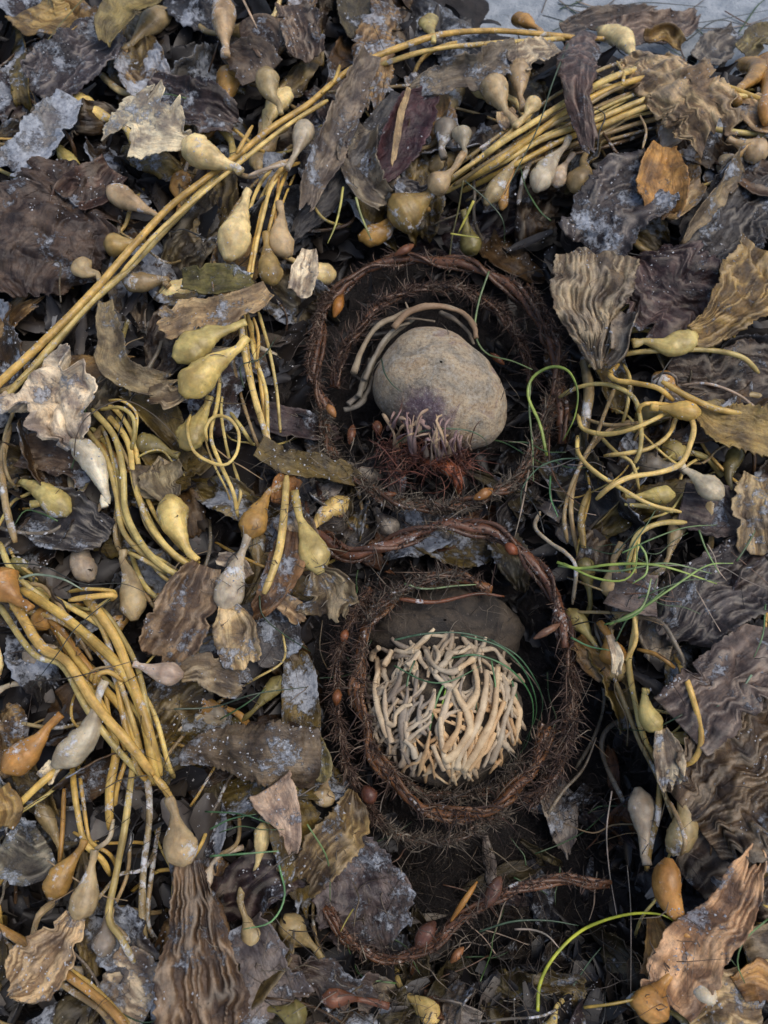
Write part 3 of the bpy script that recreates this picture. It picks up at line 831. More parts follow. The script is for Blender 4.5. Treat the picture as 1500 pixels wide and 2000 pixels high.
# ---- F: tangle on the other side
Ff = frond('tangle of looping thin yellow stalks under the fan shaped grey blade', (1200, 780), [
    ([(1208, 712), (1192, 728), (1202, 742), (1240, 748), (1285, 758), (1315, 782)], 15, dict(h=4.6, col='gold')),
    ([(1092, 776), (1125, 758), (1165, 750), (1205, 756), (1240, 780), (1252, 830), (1250, 880), (1236, 910)], 12, dict(h=4.0, col='olive')),
    ([(1325, 795), (1280, 788), (1252, 792), (1248, 815)], 12, dict(h=4.4, col='gold')),
    ([(1310, 800), (1280, 818), (1235, 838), (1185, 848), (1140, 838), (1128, 810)], 12, dict(h=4.2, col='yellow')),
    ([(1342, 805), (1355, 832), (1348, 868), (1330, 905), (1290, 922), (1230, 932), (1190, 952), (1165, 975)], 14, dict(h=4.6, col='yellow')),
    ([(1128, 852), (1130, 885), (1160, 920), (1215, 955), (1270, 985), (1330, 1000)], 12, dict(h=4.4, col='yellow')),
    ([(1218, 712), (1230, 740), (1226, 790), (1215, 830)], 10, dict(h=3.4, col='olive')),
    ([(1150, 715), (1230, 690), (1320, 684), (1390, 684), (1450, 698), (1482, 728)], 14, dict(h=3.6, col='olive', crust=.25)),
    ([(1292, 745), (1345, 775), (1405, 800), (1460, 805), (1515, 792)], 15, dict(h=4.4, col='gold')),
    ([(1322, 812), (1305, 850), (1270, 875), (1225, 885), (1180, 890)], 12, dict(h=3.8, col='yellow')),
    ([(1200, 760), (1180, 810), (1165, 850), (1135, 905), (1112, 960), (1102, 1010), (1108, 1060)], 11, dict(h=3.2, col='stalk')),
    ([(1240, 820), (1190, 840), (1150, 880), (1125, 930), (1115, 1000), (1128, 1080)], 13, dict(h=2.8, col='stalk')),
    ([(1170, 850), (1205, 885), (1235, 905), (1248, 955)], 10, dict(h=3.4, col='olive')),
    ([(1140, 700), (1150, 760), (1142, 830), (1130, 900)], 26, dict(h=2.2, col='stalk', crust=.35)),
    ([(1275, 742), (1296, 728), (1318, 735), (1322, 752)], 8, dict(h=3.6, col='grey', crust=.4)),
    ([(1330, 752), (1385, 750), (1440, 770), (1480, 800)], 8, dict(h=3.2, col='pink', crust=.3)),
    ([(1310, 815), (1250, 825), (1190, 830), (1130, 815)], 9, dict(h=3.2, col='stalk')),
    ([(1220, 985), (1270, 990), (1315, 1000)], 12, dict(h=3.8, col='olive')),
    ([(1340, 1020), (1290, 1022), (1250, 1040), (1232, 1075), (1225, 1120)], 15, dict(h=3.6, col='olive')),
    ([(1250, 1042), (1240, 1090), (1240, 1130)], 11, dict(h=3.2, col='olive')),
    ([(1150, 960), (1135, 1010), (1140, 1070)], 18, dict(h=2.6, col='ochre', crust=.3)),
], dense=False)
bulb_part(Ff, [(1270, 795), (1290, 797)], (1285, 795), (1368, 805), 22, h=4.4, rs=8, col='gold', crust=.12)
bulb_part(Ff, [(1332, 905), (1335, 912)], (1338, 916), (1412, 972), 27, h=4.4, rs=7, col='dust', crust=.28)

# right column stalks
Gg = frond('long brown and yellow stalks trailing down past the second nest to the orange float', (1240, 1330), [
    ([(1225, 1110), (1240, 1160), (1240, 1220), (1232, 1270), (1228, 1300), (1240, 1370), (1258, 1440), (1290, 1500)], 15, dict(h=2.8, col='olive', crust=.25)),
    ([(1237, 1195), (1242, 1250), (1222, 1290)], 12, dict(h=3.6, col='yellow')),
    ([(1200, 1325), (1222, 1380), (1250, 1450), (1290, 1530), (1315, 1600)], 13, dict(h=3.2, col='stalk', crust=.4)),
    ([(1300, 1555), (1320, 1590), (1338, 1640), (1330, 1670)], 12, dict(h=3.8, col='tan', crust=.3)),
    ([(1245, 1268), (1285, 1280), (1318, 1305)], 13, dict(h=2.4, col='amber')),
    ([(1318, 1285, 1.5), (1340, 1325), (1358, 1380), (1370, 1430), (1362, 1475), (1335, 1498)], 16, dict(h=3.8, col='gold', crust=.08)),
    ([(1240, 1205), (1290, 1215), (1320, 1260), (1335, 1300), (1310, 1350), (1285, 1390)], 12, dict(h=2.8, col='grey', crust=.4)),
    ([(1112, 1190), (1125, 1195), (1180, 1196), (1240, 1200)], 10, dict(h=2.6, col='stalk', crust=.4)),
    ([(1055, 1000), (1045, 1030), (1075, 1060), (1105, 1080), (1125, 1110), (1118, 1180)], 11, dict(h=3.0, col='dust', crust=.3)),
    ([(1222, 1400), (1185, 1425), (1175, 1460), (1190, 1510), (1215, 1560), (1225, 1600)], 13, dict(h=1.8, col='grey', crust=.3)),
    ([(1290, 1500), (1285, 1590), (1270, 1650), (1262, 1700)], 16, dict(h=3.0, col='ochre', crust=.3)),
    ([(1170, 1290), (1180, 1370), (1160, 1440), (1125, 1500)], 10, dict(h=1.6, col='grey', crust=.3)),
], dense=False)
bulb_part(Gg, [(1262, 1345), (1260, 1355)], (1258, 1352), (1290, 1428), 24, h=3.6, rs=8, col='olive', crust=.12,
          blade=dict(path=[(1290, 1424, 3.8), (1300, 1455, 4.2), (1308, 1500, 4.2), (1306, 1550, 3.6)], widths=[24, 62, 58, 18], col='dust', crust=.30, corr=.12, freq=2.2, tear=.1, rag=.08))
bulb_part(Gg, [(1264, 1690), (1262, 1680)], (1258, 1672), (1245, 1538), 29, h=3.4, rs=9, col='dust', crust=.20)
bulb_part(Gg, [(1330, 1535), (1330, 1550)], (1328, 1540), (1308, 1668), 30, h=2.8, rs=8, col='stalk', crust=.25)
bulb_part(Gg, [(1340, 1830), (1340, 1815)], (1342, 1818), (1306, 1676), 33, h=4.2, rs=10, col='orange', crust=.14)

# ---- loose floats
FL = [
 ('dusty grey float with a short corrugated blade hanging beneath it', [(490, 1030), (480, 1060)], (474, 1075), (437, 1195), 32, dict(h=4.2, rs=9, col='dust', crust=.36,
    blade=dict(path=[(442, 1180, 4.2), (452, 1210, 4.6), (462, 1255, 4.6), (478, 1312, 4.0)], widths=[30, 90, 84, 76], col='fawn', crust=.46, corr=.16, freq=1.7, tear=.15, rag=.1))),
 ('pinkish float lying on its side with a pale blade, beside the golden stalks', [(262, 1296), (268, 1299)], (270, 1300), (358, 1318), 25, dict(h=4.4, rs=7, col='pink', crust=.34,
    blade=dict(path=[(352, 1317, 4.2), (390, 1305, 4.4), (440, 1322, 4.0), (500, 1345, 3.0)], widths=[24, 70, 76, 40], col='khaki', crust=.45, corr=.1, tear=.3, rag=.18))),
 ('amber float directly above the long yellow strap, under the olive torn blade', [(560, 945), (530, 958)], (522, 966), (486, 1050), 31, dict(h=4.2, rs=9, col='amber', crust=.30)),
 ('olive float with a two-lobed grey-green blade spread below it, next to the rope coil', [(575, 960), (583, 1000)], (585, 1010), (628, 1120), 31, dict(h=4.6, rs=9, col='olive', crust=.22,
    blade=dict(path=[(626, 1108, 4.6), (640, 1140, 5.0), (645, 1185, 4.6), (640, 1228, 4.0)], widths=[26, 110, 130, 110], col='khaki', crust=.34, corr=.14, freq=1.6, tear=.35, rag=.18))),
 ('smooth olive float carrying an ochre fan blade above the yellow tangle', [(1235, 672), (1250, 668)], (1256, 666), (1360, 652), 28, dict(h=4.0, rs=10, col='olive', crust=.08,
    blade=dict(path=[(1350, 655, 4.0), (1385, 640, 4.2), (1440, 590, 4.6), (1520, 500, 4.2)], widths=[40, 110, 150, 170], col='ochre', crust=.20, corr=.14, freq=1.6, tear=.1, rag=.10, spines=.06, curl=.2))),
 ('dull float in shade between two yellow loops of the tangle', [(1220, 968), (1230, 968)], (1240, 970), (1318, 966), 20, dict(h=3.0, rs=6, col='olive', crust=.2)),
 ('sandy grey float sunk under the yellow loops', [(1340, 925), (1330, 915)], (1325, 912), (1250, 892), 26, dict(h=2.2, rs=6, col='grey', crust=.34)),
 ('dark olive float half hidden behind the parallel yellow stalks', [(350, 890), (335, 885)], (330, 882), (262, 865), 24, dict(h=2.4, rs=8, col='moss', crust=.12)),
 ('tan float with salt crust at the top edge, split lengthwise', [(440, 110), (440, 95)], (442, 98), (440, -2), 27, dict(h=4.0, rs=9, col='tan', crust=.40)),
 ('dusty grey float hanging off the stalk beside the narrow folded blade', [(560, 330), (572, 310)], (575, 305), (598, 236), 23, dict(h=4.4, rs=7, col='dust', crust=.32)),
 ('small ochre float on the sand edge near the top', [(1060, 70), (1055, 60)], (1050, 55), (1015, 35), 21, dict(h=3.4, rs=6, col='amber', crust=.2)),
 ('large orange float at the upper corner, fatter of two', [(1500, 240), (1490, 215)], (1490, 205), (1495, 115), 34, dict(h=4.0, rs=9, col='orange', crust=.18)),
 ('small orange float tucked against the fatter orange one', [(1440, 200), (1435, 185)], (1432, 182), (1440, 122), 22, dict(h=3.4, rs=8, col='amber', crust=.2)),
 ('tan float under the pale green edged blade at the rim', [(1420, 270), (1430, 275)], (1435, 277), (1498, 305), 30, dict(h=3.4, rs=8, col='tan', crust=.22)),
 ('rosy grey float behind the broad tan blade', [(1280, 300), (1290, 290)], (1292, 290), (1318, 248), 27, dict(h=3.2, rs=8, col='pink', crust=.3)),
 ('brown float crusted with rust, above the dark hollow of the upper nest', [(850, 362), (842, 375)], (840, 380), (762, 432), 46, dict(h=3.4, rs=10, col='ochre', crust=.38)),
 ('dim green float in the dark hollow above the upper nest', [(905, 410), (910, 430)], (910, 435), (925, 500), 24, dict(h=2.4, rs=7, col='moss', crust=.15)),
 ('dull yellow float above the olive torn blade, in the litter', [(560, 250), (540, 262)], (540, 268), (500, 300), 20, dict(h=2.0, rs=6, col='stalk', crust=.35)),
 ('amber float by the ringed nest with a brown lip, under the green strands', [(1170, 1215), (1185, 1235)], (1188, 1240), (1200, 1300), 30, dict(h=2.2, rs=8, col='amber', crust=.12)),
 ('pale rounded float at the end of the orange blade at the bottom', [(1400, 1890), (1395, 1905)], (1392, 1910), (1372, 1962), 27, dict(h=3.6, rs=8, col='pale', crust=.25)),
 ('orange float resting at the bottom beside the orange blade', [(1310, 1900), (1300, 1915)], (1296, 1920), (1262, 1995), 44, dict(h=3.8, rs=12, col='orange', crust=.14)),
 ('brown round float beneath the leaf shaped sandy blade', [(640, 1500), (638, 1520)], (636, 1525), (622, 1570), 25, dict(h=3.0, rs=8, col='fawn', crust=.28)),
 ('olive float under green tangle by the thin curled stalk', [(1215, 1060), (1200, 1090)], (1198, 1098), (1195, 1170), 27, dict(h=2.4, rs=8, col='stalk', crust=.28)),
 ('greenish float stuck in litter close to the purple sand patch', [(60, 985), (90, 975)], (40, 940), (135, 1005), 30, dict(h=2.6, rs=8, col='olive', crust=.35)),
 ('yellow float beneath broken yellow stalk in the upper sheaf', [(330, 560), (320, 550)], (330, 545), (240, 548), 22, dict(h=2.2, rs=7, col='stalk', crust=.3)),
 ('red brown float among bottom litter with a bright highlight', [(760, 1965), (720, 1955)], (700, 1952), (628, 1950), 20, dict(h=3.2, rs=7, col='rust', crust=.22)),
]
for lab, st, nk, tp, rd, kw in FL:
    float_thing(lab, st, nk, tp, rd, **kw)

# ---- loose blades, each placed from the photograph
BL = [
 ('narrow folded brown blade with an ochre edge, slanting beside the diagonal stalk', [(722, 105, 5.0), (680, 200, 4.8), (640, 290, 4.6), (585, 420, 4.0)], [44, 62, 66, 26], 'grey', .36, dict(corr=.07, roll=(25, 35, 15), curl=.5, rag=.08)),
 ('long smooth charcoal blade lying beside the narrow folded blade', [(790, 190, 3.2), (700, 300, 3.0), (640, 380, 2.6), (570, 470, 2.0)], [60, 66, 60, 30], 'slate', .18, dict(corr=.06, curl=-.3)),
 ('deep purple blade with an ochre rim above the upper nest', [(835, 180, 3.4), (800, 240, 3.4), (760, 310, 3.2), (725, 350, 2.6)], [40, 92, 86, 40], (.060, .030, .042), .12, dict(corr=.06, curl=.5, roll=(15, 25))),
 ('thin ochre strip beside the deep purple blade', [(798, 172, 4.6), (782, 230, 4.6), (772, 290, 4.4), (765, 330, 4.0)], [10, 16, 15, 8], 'tan', .2, dict(corr=.03, roll=(30, 30), rag=.05)),
 ('curled grey blade with a raised tan rim beside the crusted brown float', [(720, 250, 3.6), (700, 310, 3.6), (720, 370, 3.6), (760, 400, 3.2)], [40, 80, 70, 40], 'grey', .3, dict(corr=.08, curl=.8)),
 ('purple brown blade standing upright across the golden bundle', [(1142, 60, 4.6), (1130, 130, 5.8), (1135, 210, 5.6), (1158, 300, 4.2)], [36, 86, 74, 34], (.085, .058, .055), .34, dict(corr=.10, freq=2.0, rag=.08, curl=-.3)),
 ('broad tan ribbed blade draped over the golden bundle', [(1232, 108, 5.2), (1310, 155, 6.2), (1375, 215, 6.2), (1405, 300, 5.0)], [50, 115, 140, 100], 'tan', .24, dict(corr=.12, freq=1.3, tear=.2, rag=.12, curl=-.15, roll=(0, -10))),
 ('bluish ribbed blade hanging under the golden bundle', [(1290, 330, 4.0), (1230, 380, 4.4), (1180, 430, 4.2), (1135, 500, 3.0)], [100, 150, 150, 120], (.080, .078, .090), .46, dict(corr=.18, freq=1.5, rag=.10, tear=.15)),
 ('golden brown blade stub just beneath the rosy grey float', [(1300, 285, 4.4), (1290, 330, 4.8), (1295, 390, 4.6), (1280, 430, 4.0)], [46, 84, 96, 66], 'amber', .28, dict(corr=.06, tear=.3, rag=.12)),
 ('pale curled scrap beside the golden brown stub', [(1300, 420, 3.6), (1335, 390, 3.8), (1370, 350, 4.0)], [40, 50, 30], 'fawn', .4, dict(corr=.08, curl=.6)),
 ('dark blade with a thin pale green upturned edge', [(1450, 310, 3.8), (1400, 380, 4.2), (1340, 460, 3.8), (1325, 480, 3.0)], [50, 60, 46, 14], 'khaki', .36, dict(corr=.06, roll=(50, 60, 40), curl=.3)),
 ('dull slate blade with sandy ribs under the pale edged blade', [(1500, 330, 2.8), (1450, 400, 3.2), (1400, 470, 3.0), (1370, 540, 2.4)], [120, 140, 150, 90], 'slate', .42, dict(corr=.14, freq=1.6)),
 ('large fan shaped grey blade with fine wavy ribs, pleated to a point', [(1168, 722, 4.8), (1160, 670, 5.6), (1150, 590, 6.2), (1160, 480, 6.0)], [26, 110, 170, 160], (.235, .210, .150), .12, dict(corr=.19, freq=2.3, tear=.14, rag=.08, curl=.12, res=.001)),
 ('small curled pleat beside the point of the grey fan', [(1185, 715, 4.6), (1215, 690, 5.0), (1220, 650, 5.2), (1240, 600, 4.6)], [20, 40, 50, 40], 'grey', .28, dict(corr=.1, curl=.9, roll=(30, 50))),
 ('dark plum blade with a patch of pale sand between the two fans', [(1400, 640, 3.0), (1330, 590, 3.6), (1280, 550, 3.8), (1230, 500, 3.2)], [130, 200, 200, 130], (.066, .045, .048), .34, dict(corr=.10, freq=1.6)),
 ('brown blade with spined ochre edges reaching the frame edge below the tangle', [(1365, 800, 3.8), (1410, 830, 4.0), (1460, 840, 4.2), (1530, 850, 4.0)], [26, 76, 90, 90], 'ochre', .1, dict(corr=.06, spines=.16, rag=.08)),
 ('wide dark blade lying beneath the spined brown one', [(1300, 750, 1.8), (1380, 760, 2.0), (1450, 750, 2.2), (1530, 740, 2.0)], [120, 150, 150, 140], 'dkbrown', .22, dict(corr=.12, freq=1.8)),
 ('grey tan ribbed blade at the frame edge beside the brown slab', [(1480, 930, 3.6), (1475, 1000, 4.2), (1490, 1090, 3.8)], [60, 90, 80], 'fawn', .34, dict(corr=.14, freq=1.8, tear=.2)),
 ('dusky blade behind the dusty float of the tangle', [(1330, 985, 2.4), (1400, 1000, 2.8), (1460, 1010, 2.6)], [80, 110, 80], 'violet', .28, dict(corr=.08)),
 ('wide dark slate blade with close ribs beyond the green strands', [(1500, 1090, 2.6), (1430, 1140, 3.4), (1360, 1190, 3.2), (1310, 1260, 2.2)], [120, 160, 150, 90], (.055, .052, .060), .26, dict(corr=.15, freq=2.2)),
 ('mauve blade with a jagged corner lying over the dark ribbed slab', [(1330, 1420, 3.6), (1390, 1370, 4.4), (1440, 1320, 4.6), (1530, 1250, 4.0)], [130, 150, 160, 150], (.150, .128, .125), .34, dict(corr=.16, freq=1.5, tear=.2, rag=.14)),
 ('very large dark brown ribbed slab at the frame edge', [(1350, 1600, 2.6), (1410, 1560, 3.4), (1470, 1520, 3.6), (1560, 1470, 3.0)], [150, 240, 260, 240], (.085, .062, .040), .16, dict(corr=.22, freq=1.9)),
 ('dark brown shaded slab below the large ribbed one', [(1380, 1760, 1.6), (1430, 1710, 2.0), (1520, 1660, 1.6)], [140, 200, 180], 'dkbrown', .12, dict(corr=.12, freq=1.7)),
 ('orange and pink torn blade climbing from the bottom edge', [(1300, 1960, 3.4), (1340, 1880, 4.2), (1400, 1810, 4.6), (1450, 1740, 4.8), (1478, 1640, 4.4)], [90, 125, 95, 70, 24], (.40, .27, .165), .26, dict(corr=.14, freq=1.8, tear=.2, rag=.16)),
 ('amber shaded blade base below the orange float', [(1275, 1790, 3.0), (1290, 1850, 3.4), (1300, 1920, 3.2)], [30, 60, 90], 'amber', .15, dict(corr=.06)),
 ('leaf shaped sandy brown blade with spiny rim, below the pinkish float', [(350, 1478, 3.6), (420, 1465, 4.6), (520, 1478, 4.8), (632, 1485, 4.6)], [26, 92, 118, 112], (.125, .105, .080), .38, dict(corr=.06, spines=.10, rag=.05, curl=-.35, tear=.05, roll=(-10, -15))),
 ('greenish yellow sanded corner of blade above the brown round float', [(600, 1440, 4.0), (615, 1480, 4.2), (620, 1530, 3.6)], [50, 66, 46], 'moss', .45, dict(corr=.06)),
 ('hanging pinkish pointed scrap with rusty spot, below the leaf shaped blade', [(530, 1535, 3.2), (550, 1580, 3.6), (568, 1640, 3.4), (570, 1680, 3.0)], [90, 80, 50, 10], 'pink', .46, dict(corr=.05, rag=.16)),
 ('spiny twisted ochre blade leaning out from the second nest', [(690, 1545, 3.6), (680, 1610, 4.2), (640, 1660, 4.4), (590, 1740, 3.6)], [30, 80, 90, 60], (.20, .16, .075), .22, dict(corr=.10, freq=2.2, spines=.14, roll=(20, -10))),
 ('violet grey slab with bluish sand beneath the twisted ochre blade', [(650, 1640, 2.2), (690, 1720, 3.2), (720, 1790, 3.2), (740, 1870, 2.2)], [100, 170, 180, 110], (.100, .092, .105), .46, dict(corr=.07, rag=.14, tear=.2)),
 ('small mauve notch edged scrap standing at the end of the violet slab', [(755, 1700, 3.6), (782, 1740, 3.8), (775, 1800, 3.4), (770, 1830, 3)], [26, 40, 34, 10], (.10, .085, .10), .14, dict(corr=.03, rag=.2)),
 ('grey torn edge of a curled blade beside the pale crumpled blade', [(205, 590, 3.8), (215, 660, 4.2), (235, 725, 4.4), (300, 748, 4.0), (350, 735, 3.4)], [26, 46, 60, 56, 26], 'khaki', .36, dict(corr=.05, curl=.5, rag=.2)),
 ('mealy brown blade with a rusty tip crossing the yellow sheaf', [(525, 565, 5.0), (460, 600, 5.0), (390, 615, 4.8), (300, 640, 4.2)], [36, 62, 72, 60], 'fawn', .46, dict(corr=.06, rag=.14)),
 ('mossy green blotched scrap under the ochre float of the sheaf', [(355, 545, 4.2), (410, 545, 4.6), (460, 548, 4.6), (505, 545, 4.2)], [40, 62, 56, 30], (.13, .13, .045), .40, dict(corr=.05, rag=.16)),
 ('straw coloured folded scrap at the rim of the upper nest', [(605, 488, 3.8), (598, 525, 4.2), (580, 580, 3.6)], [26, 56, 44], 'pale', .22, dict(corr=.10, freq=2.4, curl=.4)),
 ('brown white peeling blade behind the dusty grey float', [(400, 1105, 3.6), (370, 1170, 4.0), (340, 1230, 4.0), (295, 1290, 3.2)], [60, 100, 120, 90], (.20, .150, .105), .44, dict(corr=.10, freq=1.9, rag=.12, roll=(15, 15))),
 ('pale frayed scrap below the peeling blade', [(480, 1130, 3.0), (460, 1100, 3.4), (420, 1090, 3.2)], [40, 40, 20], 'pale', .5, dict(rag=.2)),
 ('ochre brown blade trailing under the long yellow strap', [(575, 1040, 3.6), (555, 1110, 4.0), (520, 1170, 3.8), (488, 1210, 3.0)], [50, 76, 56, 26], (.20, .125, .060), .42, dict(corr=.08, rag=.1)),
 ('grey white blade lobe beyond the yellow strap', [(560, 1000, 3.0), (585, 1050, 3.4), (585, 1110, 3.2)], [60, 70, 50], 'dust', .46, dict(rag=.16)),
 ('pointed tan scrap with a frayed tip under the yellow strap', [(530, 1160, 3.6), (560, 1185, 3.6), (600, 1215, 3.2)], [40, 50, 30], 'tan', .32, dict(tear=.35)),
 ('bluish mould covered slab by the dusty float blade', [(500, 1170, 1.8), (530, 1230, 2.2), (560, 1290, 2.0)], [90, 110, 80], 'slate', .62, dict(corr=.05)),
 ('olive torn blade reaching over the rope coil between the nests', [(505, 870, 4.2), (570, 905, 4.4), (640, 915, 4.2), (715, 940, 3.4)], [50, 56, 54, 24], (.105, .085, .030), .16, dict(corr=.05, rag=.16, roll=(20, 10))),
 ('wet brown blade base with a white flake beside the olive torn blade', [(545, 985, 4.0), (555, 955, 4.4), (575, 925, 4.2)], [30, 54, 40], (.20, .10, .028), .15, dict(corr=.03)),
 ('large chocolate blade with a tongue of bluish sand at the frame edge', [(180, 340, 2.6), (110, 420, 3.8), (60, 490, 3.8), (40, 590, 2.4)], [160, 240, 250, 140], (.075, .056, .050), .30, dict(corr=.05, curl=-.2)),
 ('chestnut hollow blade curled round a dark gap under the chocolate blade', [(225, 330, 3.0), (180, 370, 3.4), (140, 400, 3.0), (135, 460, 2.4)], [60, 90, 70, 40], (.085, .055, .045), .26, dict(curl=.7)),
 ('tan spiny frond behind the parallel yellow stalks', [(330, 900, 2.6), (300, 950, 3.0), (285, 900, 3.0)], [40, 60, 60], 'khaki', .4, dict(rag=.2)),
 ('violet blade with bluish tip just over the white torn leaf', [(290, 165, 3.4), (360, 200, 3.8), (420, 220, 3.8), (475, 245, 3.0)], [40, 92, 100, 50], 'violet', .42, dict(corr=.10, freq=1.8)),
 ('blue grey ridged blade near the upper corner with sand ridges', [(210, 60, 3.0), (160, 110, 3.4), (110, 150, 3.2), (60, 190, 2.6)], [80, 120, 120, 80], (.070, .070, .090), .50, dict(corr=.14, freq=1.8)),
 ('heap of bluish sand lying along a blade near the upper corner', [(140, 190, 3.4), (110, 230, 3.8), (60, 290, 3.6), (5, 340, 3.0)], [60, 80, 80, 60], (.23, .25, .29), .9, dict(corr=.05, wavy=.5)),
 ('olive translucent blade hanging from the top edge', [(300, -20, 4.4), (240, 10, 4.6), (210, 60, 4.4), (205, 100, 3.8)], [60, 70, 60, 20], (.19, .17, .075), .16, dict(corr=.04)),
 ('wrinkled khaki blade at the top edge with mustard centre', [(60, 10, 4.0), (100, 35, 4.2), (150, 20, 4.2)], [110, 120, 60], 'ochre', .36, dict(corr=.08)),
 ('striped brown cup shaped blade right below the top edge', [(570, 10, 4.0), (590, 60, 4.4), (605, 120, 3.8)], [60, 90, 70], (.125, .098, .082), .32, dict(corr=.14, freq=2.0, curl=.5)),
 ('pointed brown kite shaped blade beside the small tan float', [(510, 150, 3.6), (480, 110, 4.0), (440, 95, 3.6)], [90, 90, 20], (.10, .080, .066), .28, dict(corr=.06)),
 ('round rusty flap close to the split tan float', [(470, 80, 3.6), (510, 70, 4.0), (540, 100, 3.8)], [60, 80, 60], (.10, .075, .058), .34, dict(corr=.08)),
 ('grey olive blade slanted above the golden bundle', [(1010, 105, 4.6), (950, 130, 4.6), (880, 150, 4.2), (800, 180, 3.6)], [60, 76, 66, 30], (.16, .15, .125), .36, dict(corr=.06, roll=(15, 20))),
 ('pale torn tissue on top of the twin tan floats', [(1085, 90, 4.6), (1045, 100, 5.0), (1000, 130, 4.6)], [36, 62, 50], 'dust', .34, dict(rag=.2)),
 ('dark brown blade lying on the sand at the top', [(1100, 60, 2.0), (1160, 40, 3.0), (1230, 30, 2.4), (1290, 10, 1.6)], [30, 46, 46, 18], (.10, .085, .078), .24, dict(rag=.1)),
 ('grey brown triangular blade on the sand', [(1190, 75, 3.4), (1260, 60, 3.6), (1330, 50, 3.0), (1365, 20, 2.2)], [60, 70, 60, 20], (.15, .125, .11), .26, dict(rag=.08)),
 ('dark olive blade poking over the sand at the frame corner', [(1530, 60, 3.0), (1480, 75, 3.4), (1445, 110, 3.0)], [40, 60, 40], 'moss', .2, dict()),
 ('tan blade folded over beside the fatter orange float', [(1460, 190, 3.4), (1490, 225, 3.8), (1530, 240, 3.4)], [40, 70, 60], 'tan', .3, dict(corr=.1)),
 ('wrinkled umber blade at the frame edge under the golden bundle end', [(1420, 300, 2.6), (1470, 340, 3.2), (1530, 360, 3.0)], [60, 80, 80], 'brown', .3, dict(corr=.14)),
 ('mustard curled blade on the sand edge', [(1260, 75, 4.0), (1300, 68, 4.2), (1330, 95, 3.8)], [26, 34, 26], 'ochre', .12, dict(curl=.8)),
 ('grey blade corner lying on sand beside orange floats', [(1440, 60, 3.0), (1410, 85, 3.0), (1370, 120, 2.4)], [40, 66, 50], (.13, .125, .125), .28, dict()),
 ('greyish violet square scrap beneath the green strands', [(1190, 1150, 3.4), (1240, 1160, 3.6), (1285, 1165, 3.4)], [66, 80, 84], (.14, .12, .122), .40, dict(corr=.03, tear=.04, rag=.05)),
 ('amber rotting blade rim beside the second nest', [(1120, 1250, 3.0), (1150, 1290, 3.2), (1190, 1325, 3.0)], [36, 46, 34], (.19, .115, .03), .15, dict(rag=.2)),
 ('little straw coloured strip upright on the amber rotting blade', [(1190, 1240, 3.8), (1205, 1280, 4.0), (1205, 1320, 3.6)], [12, 24, 20], 'pale', .25, dict()),
 ('mauve tan blade at the bottom edge among frayed scraps', [(1340, 1990, 2.6), (1410, 1960, 3.4), (1500, 1960, 3.0)], [80, 120, 130], 'fawn', .44, dict(rag=.2, corr=.12)),
 ('orange scrap at the bottom corner', [(1440, 1930, 3.6), (1475, 1915, 4.0), (1520, 1930, 3.6)], [50, 80, 60], 'amber', .2, dict(rag=.15)),
 ('tan blade end by the frame edge above the orange scrap', [(1450, 1850, 2.8), (1490, 1840, 3.2), (1530, 1840, 3)], [50, 70, 60], 'khaki', .3, dict()),
 ('charcoal ribbed blade under the second sand patch beside the golden stalks', [(60, 1000, 2.0), (140, 1020, 2.6), (210, 1060, 2.4)], [90, 120, 80], 'slate', .40, dict(corr=.12)),
 ('brown crusty blade lying between golden stalks and the pale blade', [(40, 880, 2.4), (120, 890, 2.8), (190, 940, 2.6)], [60, 90, 70], (.10, .078, .066), .40, dict(corr=.08)),
 ('grey sanded slab beneath the bottom golden floats', [(180, 1790, 1.8), (240, 1830, 2.4), (290, 1900, 2.2)], [90, 110, 90], 'slate', .58, dict()),
 ('pale sandy slab beside the big corrugated blade', [(300, 1960, 2.0), (250, 1930, 2.4), (200, 1900, 2.2)], [110, 130, 90], 'dust', .55, dict()),
 ('lilac sanded blade on the other side of the big corrugated blade', [(480, 1800, 2.0), (510, 1880, 2.6), (560, 1990, 2.2)], [80, 130, 140], (.135, .128, .14), .50, dict(corr=.05)),
 ('greyed brown fibrous mat at the bottom edge', [(560, 1900, 2.4), (640, 1915, 3.0), (740, 1945, 2.6)], [60, 80, 60], (.10, .078, .068), .42, dict(rag=.25, corr=.08)),
 ('green grey ruffled blade at the frame edge near the golden stalks', [(10, 1640, 2.8), (60, 1670, 3.2), (100, 1650, 3.0)], [90, 120, 90], (.105, .11, .09), .36, dict(corr=.12)),
 ('small yellow stub blade at the frame edge above the green grey one', [(0, 1540, 3.8), (20, 1580, 4.0), (10, 1620, 3.6)], [40, 50, 30], (.28, .21, .075), .2, dict()),
]
for lab, path, wd, col, crust, kw in BL:
    loose_blade(lab, path, wd, col, crust, **kw)

# yellow strap
tag(stipe_part(None, [(560, 930), (556, 990), (548, 1060), (535, 1110), (515, 1160)], 21, h=4.8, col='yellow', crust=.10, name='kelp_stipe'),
    'single smooth yellow strap hanging below the wet brown blade base', 'kelp stipe')

